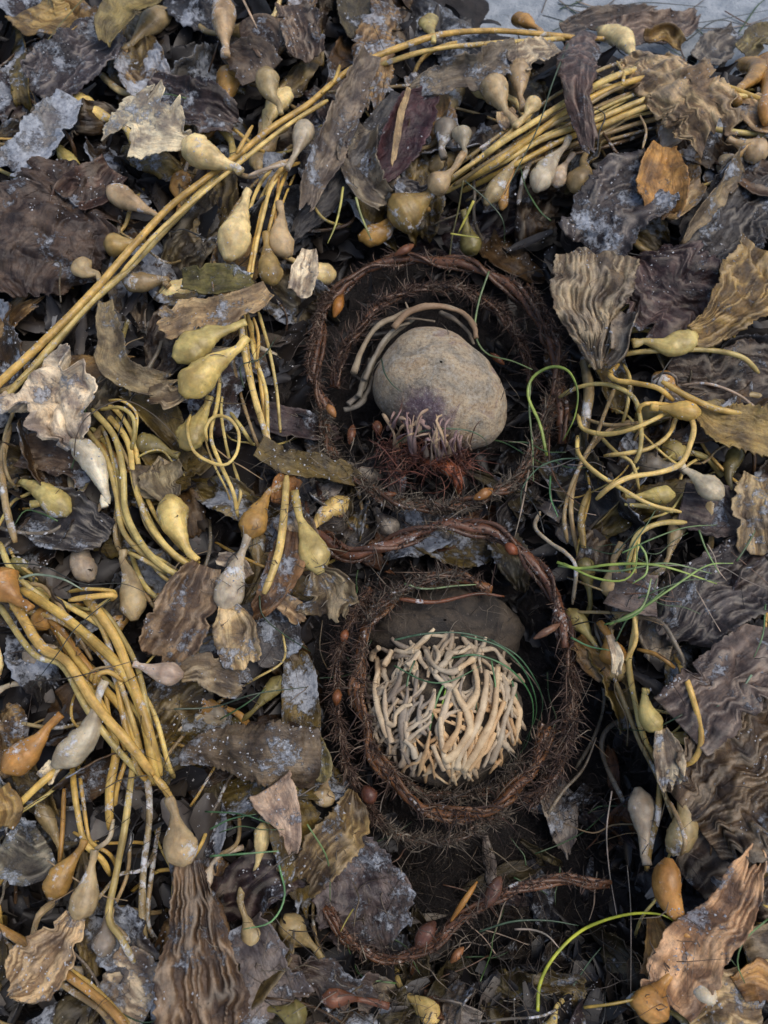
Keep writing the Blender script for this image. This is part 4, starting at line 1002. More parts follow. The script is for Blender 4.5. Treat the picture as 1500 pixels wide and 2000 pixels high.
# ================================================================== NESTS
def ellipsoid(mb, c, axes, radii_px=None, sub=(48, 72), nz=.02, seed=0, flat=None):
    th = np.linspace(.02, math.pi - .02, sub[0])[:, None]; ph = np.linspace(0, 2 * math.pi, sub[1], endpoint=False)[None]
    d = np.stack([np.sin(th) * np.cos(ph), np.sin(th) * np.sin(ph), np.cos(th) + 0 * ph], -1)
    r = 1 + nz * 2 * (fbm(d[..., 0] * 2 + 5, d[..., 1] * 2 + d[..., 2] * 1.7 + 5, seed, 4) - .5)
    if radii_px is not None:
        k = np.interp((ph[0] / (2 * math.pi) * len(radii_px)) % len(radii_px), np.arange(len(radii_px) + 1), list(radii_px) + [radii_px[0]])
        k = np.convolve(np.pad(k, 2, 'wrap'), np.ones(5) / 5, 'valid')
        sh = np.stack([k, k, np.ones_like(k)], -1)[None]
    else:
        sh = 1
    v = c + d * r[..., None] * np.array(axes) * sh
    n, m = sub
    i = np.arange(n - 1)[:, None] * m; j = np.arange(m)[None]
    f = np.stack([i + j, i + m + j, i + m + (j + 1) % m, i + (j + 1) % m], -1).reshape(-1, 4)
    a = np.stack([d[..., 0], d[..., 1], np.full(d.shape[:2], .4)], -1)
    mb.add(v.reshape(-1, 3), f, a.reshape(-1, 3))

# --- upper stone
Z1 = .050
c1 = atz(855, 757, Z1)
s1 = mpp(c1) * .985
mb = MB()
# angle measured counter-clockwise from +x, photo y up
rad = [127, 112, 104, 112, 124, 130, 130, 126, 132, 120, 104, 106, 122, 142, 158, 146]
ellipsoid(mb, c1, (s1, s1 / math.cos(TILT * .6), .043), rad, (64, 96), .045, 3)
stone = mb.build('stone', M_STONE_A, None, org=c1)
tag(stone, 'smooth egg shaped grey tan stone lying in the upper hairy ring', 'stone')

# pale ribs arching round the stone
def root_thing(label, loc): return thing('holdfast', label, 'holdfast', loc)
def rootlet(parent, P, r, col, name='root', seg=8, flat=.8):
    mb = MB()
    tube(mb, P, r, seg, .22, flat, nseed())
    return mb.build(name, M_ROOT, parent, col + (1,))

def stone_z(px, py):
    q = ((px - 855) / 128) ** 2 + ((py - 757) / 128) ** 2
    return Z1 + .043 * math.sqrt(max(0, 1 - q)) if q < 1 else Z1 - .006

rib = root_thing('pale grey finger like ribs arching over the top of the upper stone', atz(800, 620, .05))
RIBS = [
 ([(692, 728), (704, 690), (722, 655), (745, 632), (775, 618), (800, 606), (840, 596), (880, 600), (912, 616), (928, 636)], 15, .070, (.33, .29, .215)),
 ([(768, 640), (795, 612), (835, 598), (870, 600), (905, 612), (926, 640), (930, 660)], 17, .074, (.36, .27, .18)),
 ([(712, 742), (730, 700), (750, 665), (775, 640), (800, 630)], 14, .066, (.27, .26, .225)),
 ([(700, 775), (716, 730), (738, 690), (765, 655), (795, 632), (808, 622)], 17, .062, (.22, .22, .195)),
 ([(680, 790), (700, 770), (715, 740), (722, 700)], 15, .056, (.19, .185, .17)),
 ([(672, 800), (700, 790), (718, 765), (728, 735)], 16, .054, (.17, .165, .15)),
 ([(860, 610), (890, 625), (915, 650), (925, 672)], 12, .062, (.19, .17, .14)),
 ([(800, 610), (795, 598), (792, 590)], 7, .076, (.34, .30, .23)),
 ([(745, 630), (800, 622), (850, 628)], 9, .070, (.17, .15, .12)),
]
for path, wd, z, col in RIBS:
    P = cat(np.array([atz(p[0], p[1], z - .006 + .0035 * math.sin(p[0] * .13)) for p in path]), 30)
    rootlet(rib, P, np.linspace(.85, .5, 30) * (1 + .16 * np.sin(np.linspace(0, 11, 30) + wd)) * wd / 2 * mpp(P[0]), (col[0] * .92, col[1] * .84, col[2] * .72))

# holdfast branches gripping the stone's lower side
gr = root_thing('small branching tan holdfast gripping the bottom side of the upper stone', atz(830, 860, .05))
GRIP = [
 [(820, 845), (815, 825), (822, 808), (836, 800)], [(822, 822), (830, 832), (842, 838)], [(816, 826), (802, 832), (795, 845)],
 [(765, 850), (770, 825), (778, 812), (784, 800)], [(776, 815), (790, 818), (802, 822)], [(758, 840), (764, 818), (770, 805)],
 [(845, 885), (846, 868), (858, 855), (875, 850)], [(850, 868), (838, 858), (828, 860)], [(855, 890), (850, 872), (848, 858)],
 [(880, 885), (878, 866), (886, 855), (896, 850)], [(868, 878), (872, 864), (866, 852)], [(825, 880), (835, 868), (846, 864)],
 [(800, 870), (808, 856), (820, 850), (840, 846)], [(905, 880), (898, 866), (902, 850)], [(790, 860), (800, 848), (812, 846)],
 [(770, 862), (785, 850), (798, 846)], [(918, 878), (912, 862), (915, 850)],
]
rg = random.Random(3)
for _ in range(26):
    x0 = rg.uniform(770, 915); y0 = 905 - abs(x0 - 845) * .25
    x1 = x0 + rg.uniform(-22, 18); y1 = y0 - rg.uniform(40, 85) * (1 if x0 < 870 else .6)
    GRIP.append([(x0, y0), ((x0 + x1) / 2 + rg.uniform(-8, 8), (y0 + y1) / 2), (x1, y1), (x1 + rg.uniform(-14, 14), y1 - rg.uniform(4, 14))])
for k, path in enumerate(GRIP):
    P = cat(np.array([atz(p[0], p[1], stone_z(p[0], p[1]) + .002 + .007 * math.sin(3.0 * i_ / max(1, len(path) - 1))) for i_, p in enumerate(path)]), 14)
    c = [(.44, .32, .22), (.33, .22, .19), (.48, .34, .20), (.30, .20, .19)][k % 4]
    rootlet(gr, P, np.linspace(1.5, .55, 14) * 5.0 * mpp(P[0]) * (.75 + .3 * np.sin(np.linspace(0, 9, 14) + k)), c, flat=.6)

# red algae tuft
ra = thing('red_algae', 'orange red stringy tuft of algae below the upper stone', 'red algae', atz(850, 910, .03))
mb = MB()
rt, dr = [], []
for (x, y, n) in ((765, 872, 60), (800, 886, 70), (830, 897, 70), (860, 905, 80), (890, 912, 70), (780, 905, 40), (900, 895, 40), (850, 880, 50), (880, 885, 50), (770, 920, 30)):
    for _ in range(n):
        rt.append(atz(x + rng.normal() * 12, y + rng.normal() * 9, .045 + rng.random() * .012))
        dr.append([rng.normal(), rng.normal() * .8, .35 + rng.normal() * .4])
n = len(rt)
hairs(mb, np.array(rt), np.array(dr), rng.uniform(.004, .011, n), rng.uniform(.0003, .0008, n), rng.normal(size=(n, 3)) * 1.3, .45, K=7)
mb.build('filament', M_RED, ra)
for (x0, y0, x1, y1, r_) in ((850, 900, 905, 925, 15), (820, 895, 870, 905, 10), (890, 900, 898, 965, 9)):
    m2 = MB(); P = cat(np.array([atz(x0, y0, .046), atz((x0 + x1) / 2, (y0 + y1) / 2 + 3, .052), atz(x1, y1, .042)]), 16)
    tube(m2, P, np.sin(np.linspace(.25, 2.7, 16)) * r_ * mpp(P[0]), 12, .15, .8, nseed())
    m2.build('branch', M_FLESH, ra, (.24, .085, .045, .1))

# --- lower stone and holdfast dome
c2s = atz(862, 1232, .018)
mb = MB()
s2 = mpp(c2s)
ellipsoid(mb, c2s, (158 * s2, 90 * s2, .040), None, (60, 90), .14, 9)
tag(mb.build('stone', M_STONE_B, None, org=c2s), 'rough brown stone, darkened for shade, behind the cream root ball in the lower ring', 'stone')

Z2 = .028
DCX, DCY, DRX, DRY, DH = 868, 1388, 168, 150, .052
def dome(px, py, lift=0.0):
    q = ((px - DCX) / DRX) ** 2 + ((py - DCY) / DRY) ** 2
    q2 = ((px - 862) / 158) ** 2 + ((py - 1232) / 100) ** 2
    return atz(px, py, max(Z2 + DH * math.sqrt(max(0.0, 1 - q)), .018 + .040 * math.sqrt(max(0.0, 1 - q2))) + lift)
hf = root_thing('cream ball of forked finger like kelp roots in the lower ring', atz(DCX, DCY, .02))
cD = atz(DCX, DCY + 5, Z2)
mb = MB(); sD = mpp(cD)
ellipsoid(mb, cD, (DRX * sD * .92, DRY * sD * .92, DH * .84), None, (40, 60), .10, 21)
m_core = plain('holdfast_core_skin', (.050, .038, .028), (.15, .115, .075), 120, .85, .7, .003)
mb.build('core', m_core, hf)
ROOTC = [(.70, .53, .31), (.66, .52, .33), (.57, .46, .31), (.66, .44, .22), (.45, .37, .255), (.29, .24, .18)]
rr_ = random.Random(5)
def dome_path(x, y, ang, ln, n, wob):
    pts = [(x, y)]
    for k in range(n):
        ang += rr_.gauss(0, wob)
        x += math.cos(ang) * ln / n; y += math.sin(ang) * ln / n
        pts.append((x, y))
    return pts, ang
def inside(x, y, m=1.0): return ((x - DCX) / DRX) ** 2 + ((y - DCY) / DRY) ** 2 < m
nroots = 0
# hand placed large forks seen in the photograph
BIG = [
 ([(888, 1345), (898, 1368), (910, 1388), (918, 1420), (905, 1450), (885, 1475), (868, 1485)], 17, 0),
 ([(925, 1300), (932, 1330), (930, 1355), (915, 1378), (908, 1392)], 14, 0),
 ([(950, 1310), (948, 1350), (940, 1390), (925, 1430), (900, 1470), (892, 1500)], 16, 1),
 ([(972, 1300), (970, 1345), (965, 1390), (950, 1430), (925, 1475), (905, 1505)], 15, 0),
 ([(898, 1390), (896, 1420), (880, 1450), (866, 1468)], 14, 3),
 ([(1005, 1335), (998, 1370), (985, 1410), (975, 1450), (958, 1490)], 14, 4),
 ([(985, 1370), (968, 1410), (945, 1450), (930, 1500)], 15, 3),
 ([(830, 1270), (840, 1290), (855, 1305), (875, 1312), (895, 1310)], 12, 4),
 ([(890, 1310), (905, 1300), (925, 1288)], 12, 0),
 ([(735, 1285), (738, 1310), (732, 1335), (735, 1370), (745, 1405), (758, 1440)], 13, 1),
 ([(752, 1345), (752, 1380), (758, 1420), (765, 1450)], 11, 2),
 ([(766, 1270), (756, 1290), (750, 1300)], 14, 1),
 ([(770, 1270), (790, 1274), (808, 1272)], 11, 2),
 ([(805, 1376), (785, 1382), (773, 1395), (770, 1415), (755, 1412)], 11, 1),
 ([(820, 1272), (806, 1290), (795, 1300)], 11, 2),
 ([(860, 1400), (862, 1440), (868, 1480), (875, 1500)], 12, 1),
 ([(845, 1455), (855, 1480), (868, 1503)], 13, 1),
 ([(940, 1270), (965, 1268), (980, 1290), (988, 1310)], 13, 2),
 ([(870, 1265), (885, 1275), (905, 1272), (918, 1262)], 10, 2),
 ([(848, 1262), (856, 1280), (850, 1296)], 10, 2),
 ([(790, 1445), (805, 1460), (812, 1480)], 14, 4),
 ([(915, 1505), (935, 1480), (955, 1455), (965, 1430)], 14, 3),
 ([(740, 1265), (730, 1275), (726, 1290)], 14, 2),
]
for path, wd, ci in BIG:
    P = cat(np.array([dome(x, y, .004) for x, y in path]), 26)
    rootlet(hf, P, np.linspace(.7, 1.05, 26) * (1 + .15 * np.sin(np.linspace(0, 9, 26) + wd)) * wd / 2 * mpp(P[0]), ROOTC[ci])
    nroots += 1
while nroots < 99:
    kq = nroots - len(BIG)
    rq = math.sqrt((kq + .5) / 76) * .97; aq = kq * 2.39996
    x = DCX + DRX * rq * math.cos(aq) + rr_.uniform(-8, 8); y = DCY - 18 + DRY * rq * math.sin(aq) + rr_.uniform(-8, 8)
    if not inside(x, y, .96): x, y = DCX + (x - DCX) * .9, DCY + (y - DCY) * .85
    top = (y - DCY) / DRY
    ang = math.pi / 2 + (DCX + 25 - x) / DRX * .40
    if top < -.35: ang += rr_.gauss(0, .55)
    x -= math.cos(ang) * 30; y -= math.sin(ang) * 30
    ln = rr_.uniform(50, 95) if top < -.2 else rr_.uniform(80, 150)
    pts, a2 = dome_path(x, y, ang, ln, 6, .26)
    pts = [p for p in pts if inside(p[0], p[1], 1.0 if p[1] > DCY - 90 else 1.28)]
    if len(pts) < 3:
        pts = [(DCX + (p[0] - DCX) * .8, DCY + (p[1] - DCY) * .8) for p in [(x, y), (x + 10, y + 25), (x + 5, y + 50)]]
    lift = rr_.uniform(-.004, .003)
    wd = rr_.uniform(8, 13)
    ci = rr_.choice([1, 2, 0, 4, 3, 3, 0, 3]) if x > DCX - 30 and y > DCY - 40 else rr_.choice([2, 2, 4, 5, 5, 1])  # lower right roots painted lighter and warmer, as highlights
    P = cat(np.array([dome(px_, py_, lift) for px_, py_ in pts]), 18)
    mb = MB()
    tube(mb, P, np.sin(np.linspace(.35, 2.75, 18)) ** .5 * (1 + .18 * np.sin(np.linspace(0, 7, 18) + x)) * wd / 2 * mpp(P[0]), 8, .30, .85, nseed())
    for q in range(rr_.choice([1, 1, 2, 2, 3])):      # forks of the same root
        k = rr_.randrange(1, max(2, len(pts) - 1))
        fx, fy = pts[k]
        p2, _ = dome_path(fx, fy, ang + rr_.choice([math.pi, 0]) + rr_.choice([-.6, .6]), ln * .55, 4, .25)
        p2 = [p for p in p2 if inside(p[0], p[1], 1.0)]
        if len(p2) >= 3:
            P2 = cat(np.array([dome(px_, py_, lift) for px_, py_ in p2]), 12)
            tube(mb, P2, np.linspace(1, .5, 12) * wd / 2.2 * mpp(P[0]), 8, .30, .85, nseed())
    mb.build('root', M_ROOT, hf, ROOTC[ci] + (1,))
    nroots += 1

# --- feather boa kelp coils
def boa(label, path, width, dens=24, hl=(.008, .020), z=None, rcol=(.110, .056, .034), fr=None, bladders=(), bare=(), lean=.75, crust=.14, hr=.00055):
    zz = [p[2] for p in path]
    W3 = np.array([atz(*p) for p in path])
    t = thing('feather_boa_kelp', label, 'feather boa kelp', W3[len(W3) // 2])
    L = np.linalg.norm(np.diff(W3, axis=0), axis=1).sum()
    n = int(np.clip(L / .004, 20, 300))
    P = cat(W3, n)
    sd = nseed()
    P = P + np.stack([vnoise(np.arange(n) / 5, 0 * P[:, 0], sd) - .5, vnoise(np.arange(n) / 5, 0 * P[:, 0] + 7, sd) - .5, vnoise(np.arange(n) / 5, 0 * P[:, 0] + 3, sd) - .5], 1) * .005
    sc = mpp(P.mean(0))
    r = width / 2 * sc
    T, N, B = frames(P)
    s_ = np.linspace(0, L * 100, n)
    cores = [(P, r * np.linspace(1, .85, n), rcol, 'rachis')]
    nst = 2 if width > 18 else 3
    for q in range(nst):          # thinner strands twisted round the main one
        ph = q * 6.283 / nst + s_ * .55 + 1.6 * vnoise(s_ * .35, 0 * s_ + q * 5, sd + 7)
        ro_ = r * (1.05 + .45 * vnoise(s_ * .5, 0 * s_ + q, sd + 3))
        Q = P + (np.cos(ph)[:, None] * N + np.sin(ph)[:, None] * B) * ro_[:, None]
        v_ = random.uniform(.55, 1.0)
        cores.append((Q, np.full(n, r * random.uniform(.26, .40) + .0006), (rcol[0] * v_, rcol[1] * v_ * 1.1, rcol[2] * v_ * 1.15), 'strand'))
    HR, HD, HL, HC = [], [], [], []
    for (Q, rad0, cl_, nm) in cores:
        mb = MB(); tube(mb, Q, rad0, 9, .25, .75, nseed())
        mb.build(nm, M_FLESH, t, cl_ + (crust,))
        m = int(L * 100 * dens * (1.0 if nm == 'rachis' else .65))
        ti = rng.random(m) * (n - 1)
        keep = np.ones(m, bool)
        for (a, b) in bare: keep &= ~((ti / (n - 1) > a) & (ti / (n - 1) < b) & (rng.random(m) < .45))
        clump = vnoise(ti / (n - 1) * L * 100 * 1.3, 0 * ti, sd + 2 + len(HR))
        keep &= rng.random(m) < clump * 1.5 - .1
        ti = ti[keep]; m = len(ti); i0 = ti.astype(int)
        Tq, Nq, Bq = frames(Q)
        a = rng.random(m) * 2 * math.pi
        rad_ = np.cos(a)[:, None] * Nq[i0] + np.sin(a)[:, None] * Bq[i0]
        rad_[:, 2] = np.abs(rad_[:, 2]) * .8 + .05
        rad_ = unit(rad_)
        HR.append(Q[i0] + (Q[np.minimum(i0 + 1, n - 1)] - Q[i0]) * (ti - i0)[:, None] + rad_ * rad0[i0][:, None] * .7)
        HL.append(.40 * rng.uniform(hl[0], hl[1], m) * (.4 + 1.1 * rng.random(m) ** 2))
        HD.append(Tq[i0] * lean * 1.3 * (1 + .4 * rng.normal(size=m))[:, None] + rad_ * (.4 + .6 * rng.random(m))[:, None] + rng.normal(size=(m, 3)) * .30)
        HC.append(np.clip(clump[keep] * .45 + rng.random(m) ** 1.3 * .65, 0, 1))
    HR, HD, HL, HC = np.vstack(HR), np.vstack(HD), np.concatenate(HL), np.concatenate(HC)
    m = len(HR)
    mb = MB()
    hairs(mb, HR, HD, HL, rng.uniform(.6, 1.7, m) * hr, rng.normal(size=(m, 3)) * .9, .28, rnd=HC)
    mb.build('fringe', fr or M_FRINGE, t)
    for (x, y, x2, y2, z_, rp, cl) in bladders:
        m3 = MB(); Q = cat(np.array([atz(x, y, z_), atz((x + x2) / 2, (y + y2) / 2, z_ + .003), atz(x2, y2, z_)]), 16)
        tube(m3, Q, (np.sin(np.linspace(.12, 3.0, 16)) ** .9) * rp * sc + .0003, 10, .1, .9, nseed())
        m3.build('bladder', M_FLESH, t, cl + (.16,))
    return t

RB = (.13, .060, .035)
boa('thick rusty coil forming the outer top rim of the upper nest', [(1095, 870, .040), (1092, 770, .048), (1072, 665, .054), (1020, 580, .060), (940, 530, .062), (860, 508, .062), (770, 508, .062), (690, 540, .060), (640, 592, .058), (620, 660, .056), (612, 730, .052), (640, 800, .046)], 19,
    dens=30, bladders=[(770, 500, 808, 478, .068, 8, RB), (652, 620, 668, 575, .062, 10, (.26, .12, .03)), (640, 790, 655, 815, .058, 8, (.30, .16, .07))], bare=[(.38, .60)], hl=(.005, .014))
boa('inner brown twisted strand curling between rim and top ribs of the upper nest', [(650, 760, .044), (668, 690, .050), (710, 630, .054), (770, 580, .056), (830, 560, .055), (900, 565, .052), (970, 605, .048), (1020, 670, .042), (1040, 750, .036)], 12,
    dens=42, hl=(.007, .019), bladders=[(690, 830, 682, 868, .054, 8, RB), (735, 822, 740, 850, .052, 9, RB), (958, 690, 985, 712, .046, 6, RB)])
boa('grey frayed strand closing the bottom of the upper nest', [(628, 800, .046), (645, 880, .050), (690, 932, .054), (750, 972, .057), (820, 988, .058), (900, 986, .058), (970, 962, .056), (1022, 915, .052), (1055, 850, .048), (1068, 780, .046)], 15,
    dens=46, hl=(.006, .016), fr=M_FRINGE_GREY, bladders=[(925, 975, 962, 955, .068, 9, (.30, .15, .055)), (640, 1020, 675, 990, .050, 11, (.20, .12, .075)), (735, 970, 775, 964, .052, 6, RB)])
boa('thin reddish frayed string outside the upper nest on the sheaf side', [(650, 570, .060), (622, 620, .060), (610, 670, .058), (605, 720, .054), (625, 760, .05)], 8, dens=60, hl=(.004, .010), bladders=[])
boa('fuzzy dark rope lying on the tangle side of the upper nest', [(1030, 560, .056), (1075, 640, .052), (1090, 730, .050), (1080, 800, .046), (1060, 870, .042), (1040, 940, .04)], 12, dens=44, hl=(.006, .016))
boa('rusty S shaped rope crossing between the two nests', [(588, 985, .056), (612, 1042, .060), (680, 1078, .064), (750, 1066, .066), (820, 1036, .068), (890, 1022, .068), (970, 1045, .066), (1040, 1100, .062), (1088, 1180, .058), (1108, 1270, .054)], 24,
    dens=26, hl=(.005, .013), bare=[(.08, .36)], rcol=(.125, .060, .038), crust=.20, bladders=[(988, 1062, 1010, 1082, .073, 10, (.20, .07, .035)), (1042, 1248, 1094, 1218, .058, 7, (.17, .10, .07))])
boa('shaggy rope winding round the sheaf side and bottom of the lower nest', [(960, 1150, .050), (900, 1128, .054), (830, 1132, .056), (765, 1165, .058), (718, 1230, .058), (700, 1310, .056), (708, 1400, .054), (738, 1480, .052), (790, 1550, .050), (850, 1590, .050), (920, 1590, .050), (990, 1560, .050), (1040, 1500, .048), (1075, 1420, .046)], 20,
    dens=36, hl=(.008, .020), bare=[(.60, .72)], rcol=(.150, .072, .034), crust=.22)
boa('thin outer string with orange beads beside the lower nest', [(725, 1150, .056), (690, 1200, .056), (668, 1250, .054), (655, 1330, .052), (658, 1400, .050), (672, 1470, .048), (705, 1545, .046), (745, 1600, .044)], 9,
    dens=44, hl=(.007, .018), fr=M_FRINGE, bladders=[(668, 1256, 676, 1230, .060, 8, (.15, .06, .030)), (656, 1378, 660, 1346, .058, 9, (.17, .07, .030)), (712, 1535, 728, 1570, .052, 16, (.09, .040, .028))])
boa('bleached frayed strand under the bottom of the lower nest', [(720, 1590, .042), (760, 1620, .042), (820, 1640, .042), (880, 1638, .042), (940, 1615, .042), (990, 1585, .042)], 10,
    dens=70, hl=(.005, .013), fr=M_FRINGE_GREY)
boa('dark shaggy rope on the far side of the lower nest', [(1108, 1260, .050), (1120, 1340, .048), (1110, 1430, .046), (1080, 1510, .044), (1030, 1570, .042)], 14, dens=50, hl=(.008, .022))
boa('second grey strand inside the bottom of the lower nest', [(735, 1440, .044), (775, 1505, .042), (830, 1550, .040), (900, 1560, .040), (970, 1535, .042), (1020, 1480, .042)], 10, dens=46, hl=(.006, .018), fr=M_FRINGE_GREY)
boa('inner dry strand above the brown stone of the lower nest', [(710, 1215, .062), (740, 1180, .066), (790, 1150, .068), (850, 1125, .066), (900, 1120, .062)], 11, dens=46, hl=(.005, .013), fr=M_FRINGE_GREY)
boa('brown arc of rope with red bladders across the bottom hollow', [(635, 1770, .046), (680, 1835, .048), (740, 1868, .050), (800, 1866, .052), (860, 1832, .054), (920, 1785, .056), (985, 1742, .056), (1050, 1722, .054), (1120, 1716, .050), (1190, 1722, .044)], 13,
    dens=26, hl=(.004, .010), rcol=(.120, .058, .034), crust=.30, bladders=[(812, 1850, 850, 1800, .064, 16, (.11, .055, .042)), (950, 1772, 978, 1712, .066, 14, (.12, .065, .05)), (880, 1800, 932, 1722, .066, 5, (.27, .14, .035)), (880, 1880, 905, 1850, .05, 8, (.2, .1, .05))])

# --- dark fibres in and around the nests
def fibres(label, spots, n, L, rad, lift=(.0, .02), flow=.8, mat=None):
    rt, dr = [], []
    for _ in range(n):
        cx, cy, r0, r1 = random.choice(spots)
        a = random.uniform(0, 6.283); q = random.uniform(r0, r1)
        x, y = cx + q * math.cos(a), cy + q * math.sin(a) * 1.05
        hz = float(heap(x, y)) - .030
        rt.append(atz(x, y, hz + random.uniform(*lift)))
        dr.append([math.sin(a) * flow + random.gauss(0, .5), math.cos(a) * flow + random.gauss(0, .5), random.gauss(.15, .3)])
    mb = MB()
    hairs(mb, np.array(rt), np.array(dr), rng.uniform(L[0], L[1], n), rng.uniform(rad[0], rad[1], n), rng.normal(size=(n, 3)) * .45, .22, K=6)
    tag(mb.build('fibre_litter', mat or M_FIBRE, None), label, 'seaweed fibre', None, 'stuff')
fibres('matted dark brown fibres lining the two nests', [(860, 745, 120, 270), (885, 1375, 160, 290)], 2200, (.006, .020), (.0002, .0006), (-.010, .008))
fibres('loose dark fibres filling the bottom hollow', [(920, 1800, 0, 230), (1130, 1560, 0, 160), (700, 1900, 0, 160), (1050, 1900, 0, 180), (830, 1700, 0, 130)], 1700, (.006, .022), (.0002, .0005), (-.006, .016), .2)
fibres('broken hair fine seaweed threads strewn over the heap', [(400, 700, 0, 520), (300, 1500, 0, 520), (1250, 900, 0, 450), (1250, 1450, 0, 350), (700, 250, 0, 500)], 1600, (.008, .03), (.00015, .0004), (.005, .04), .2)

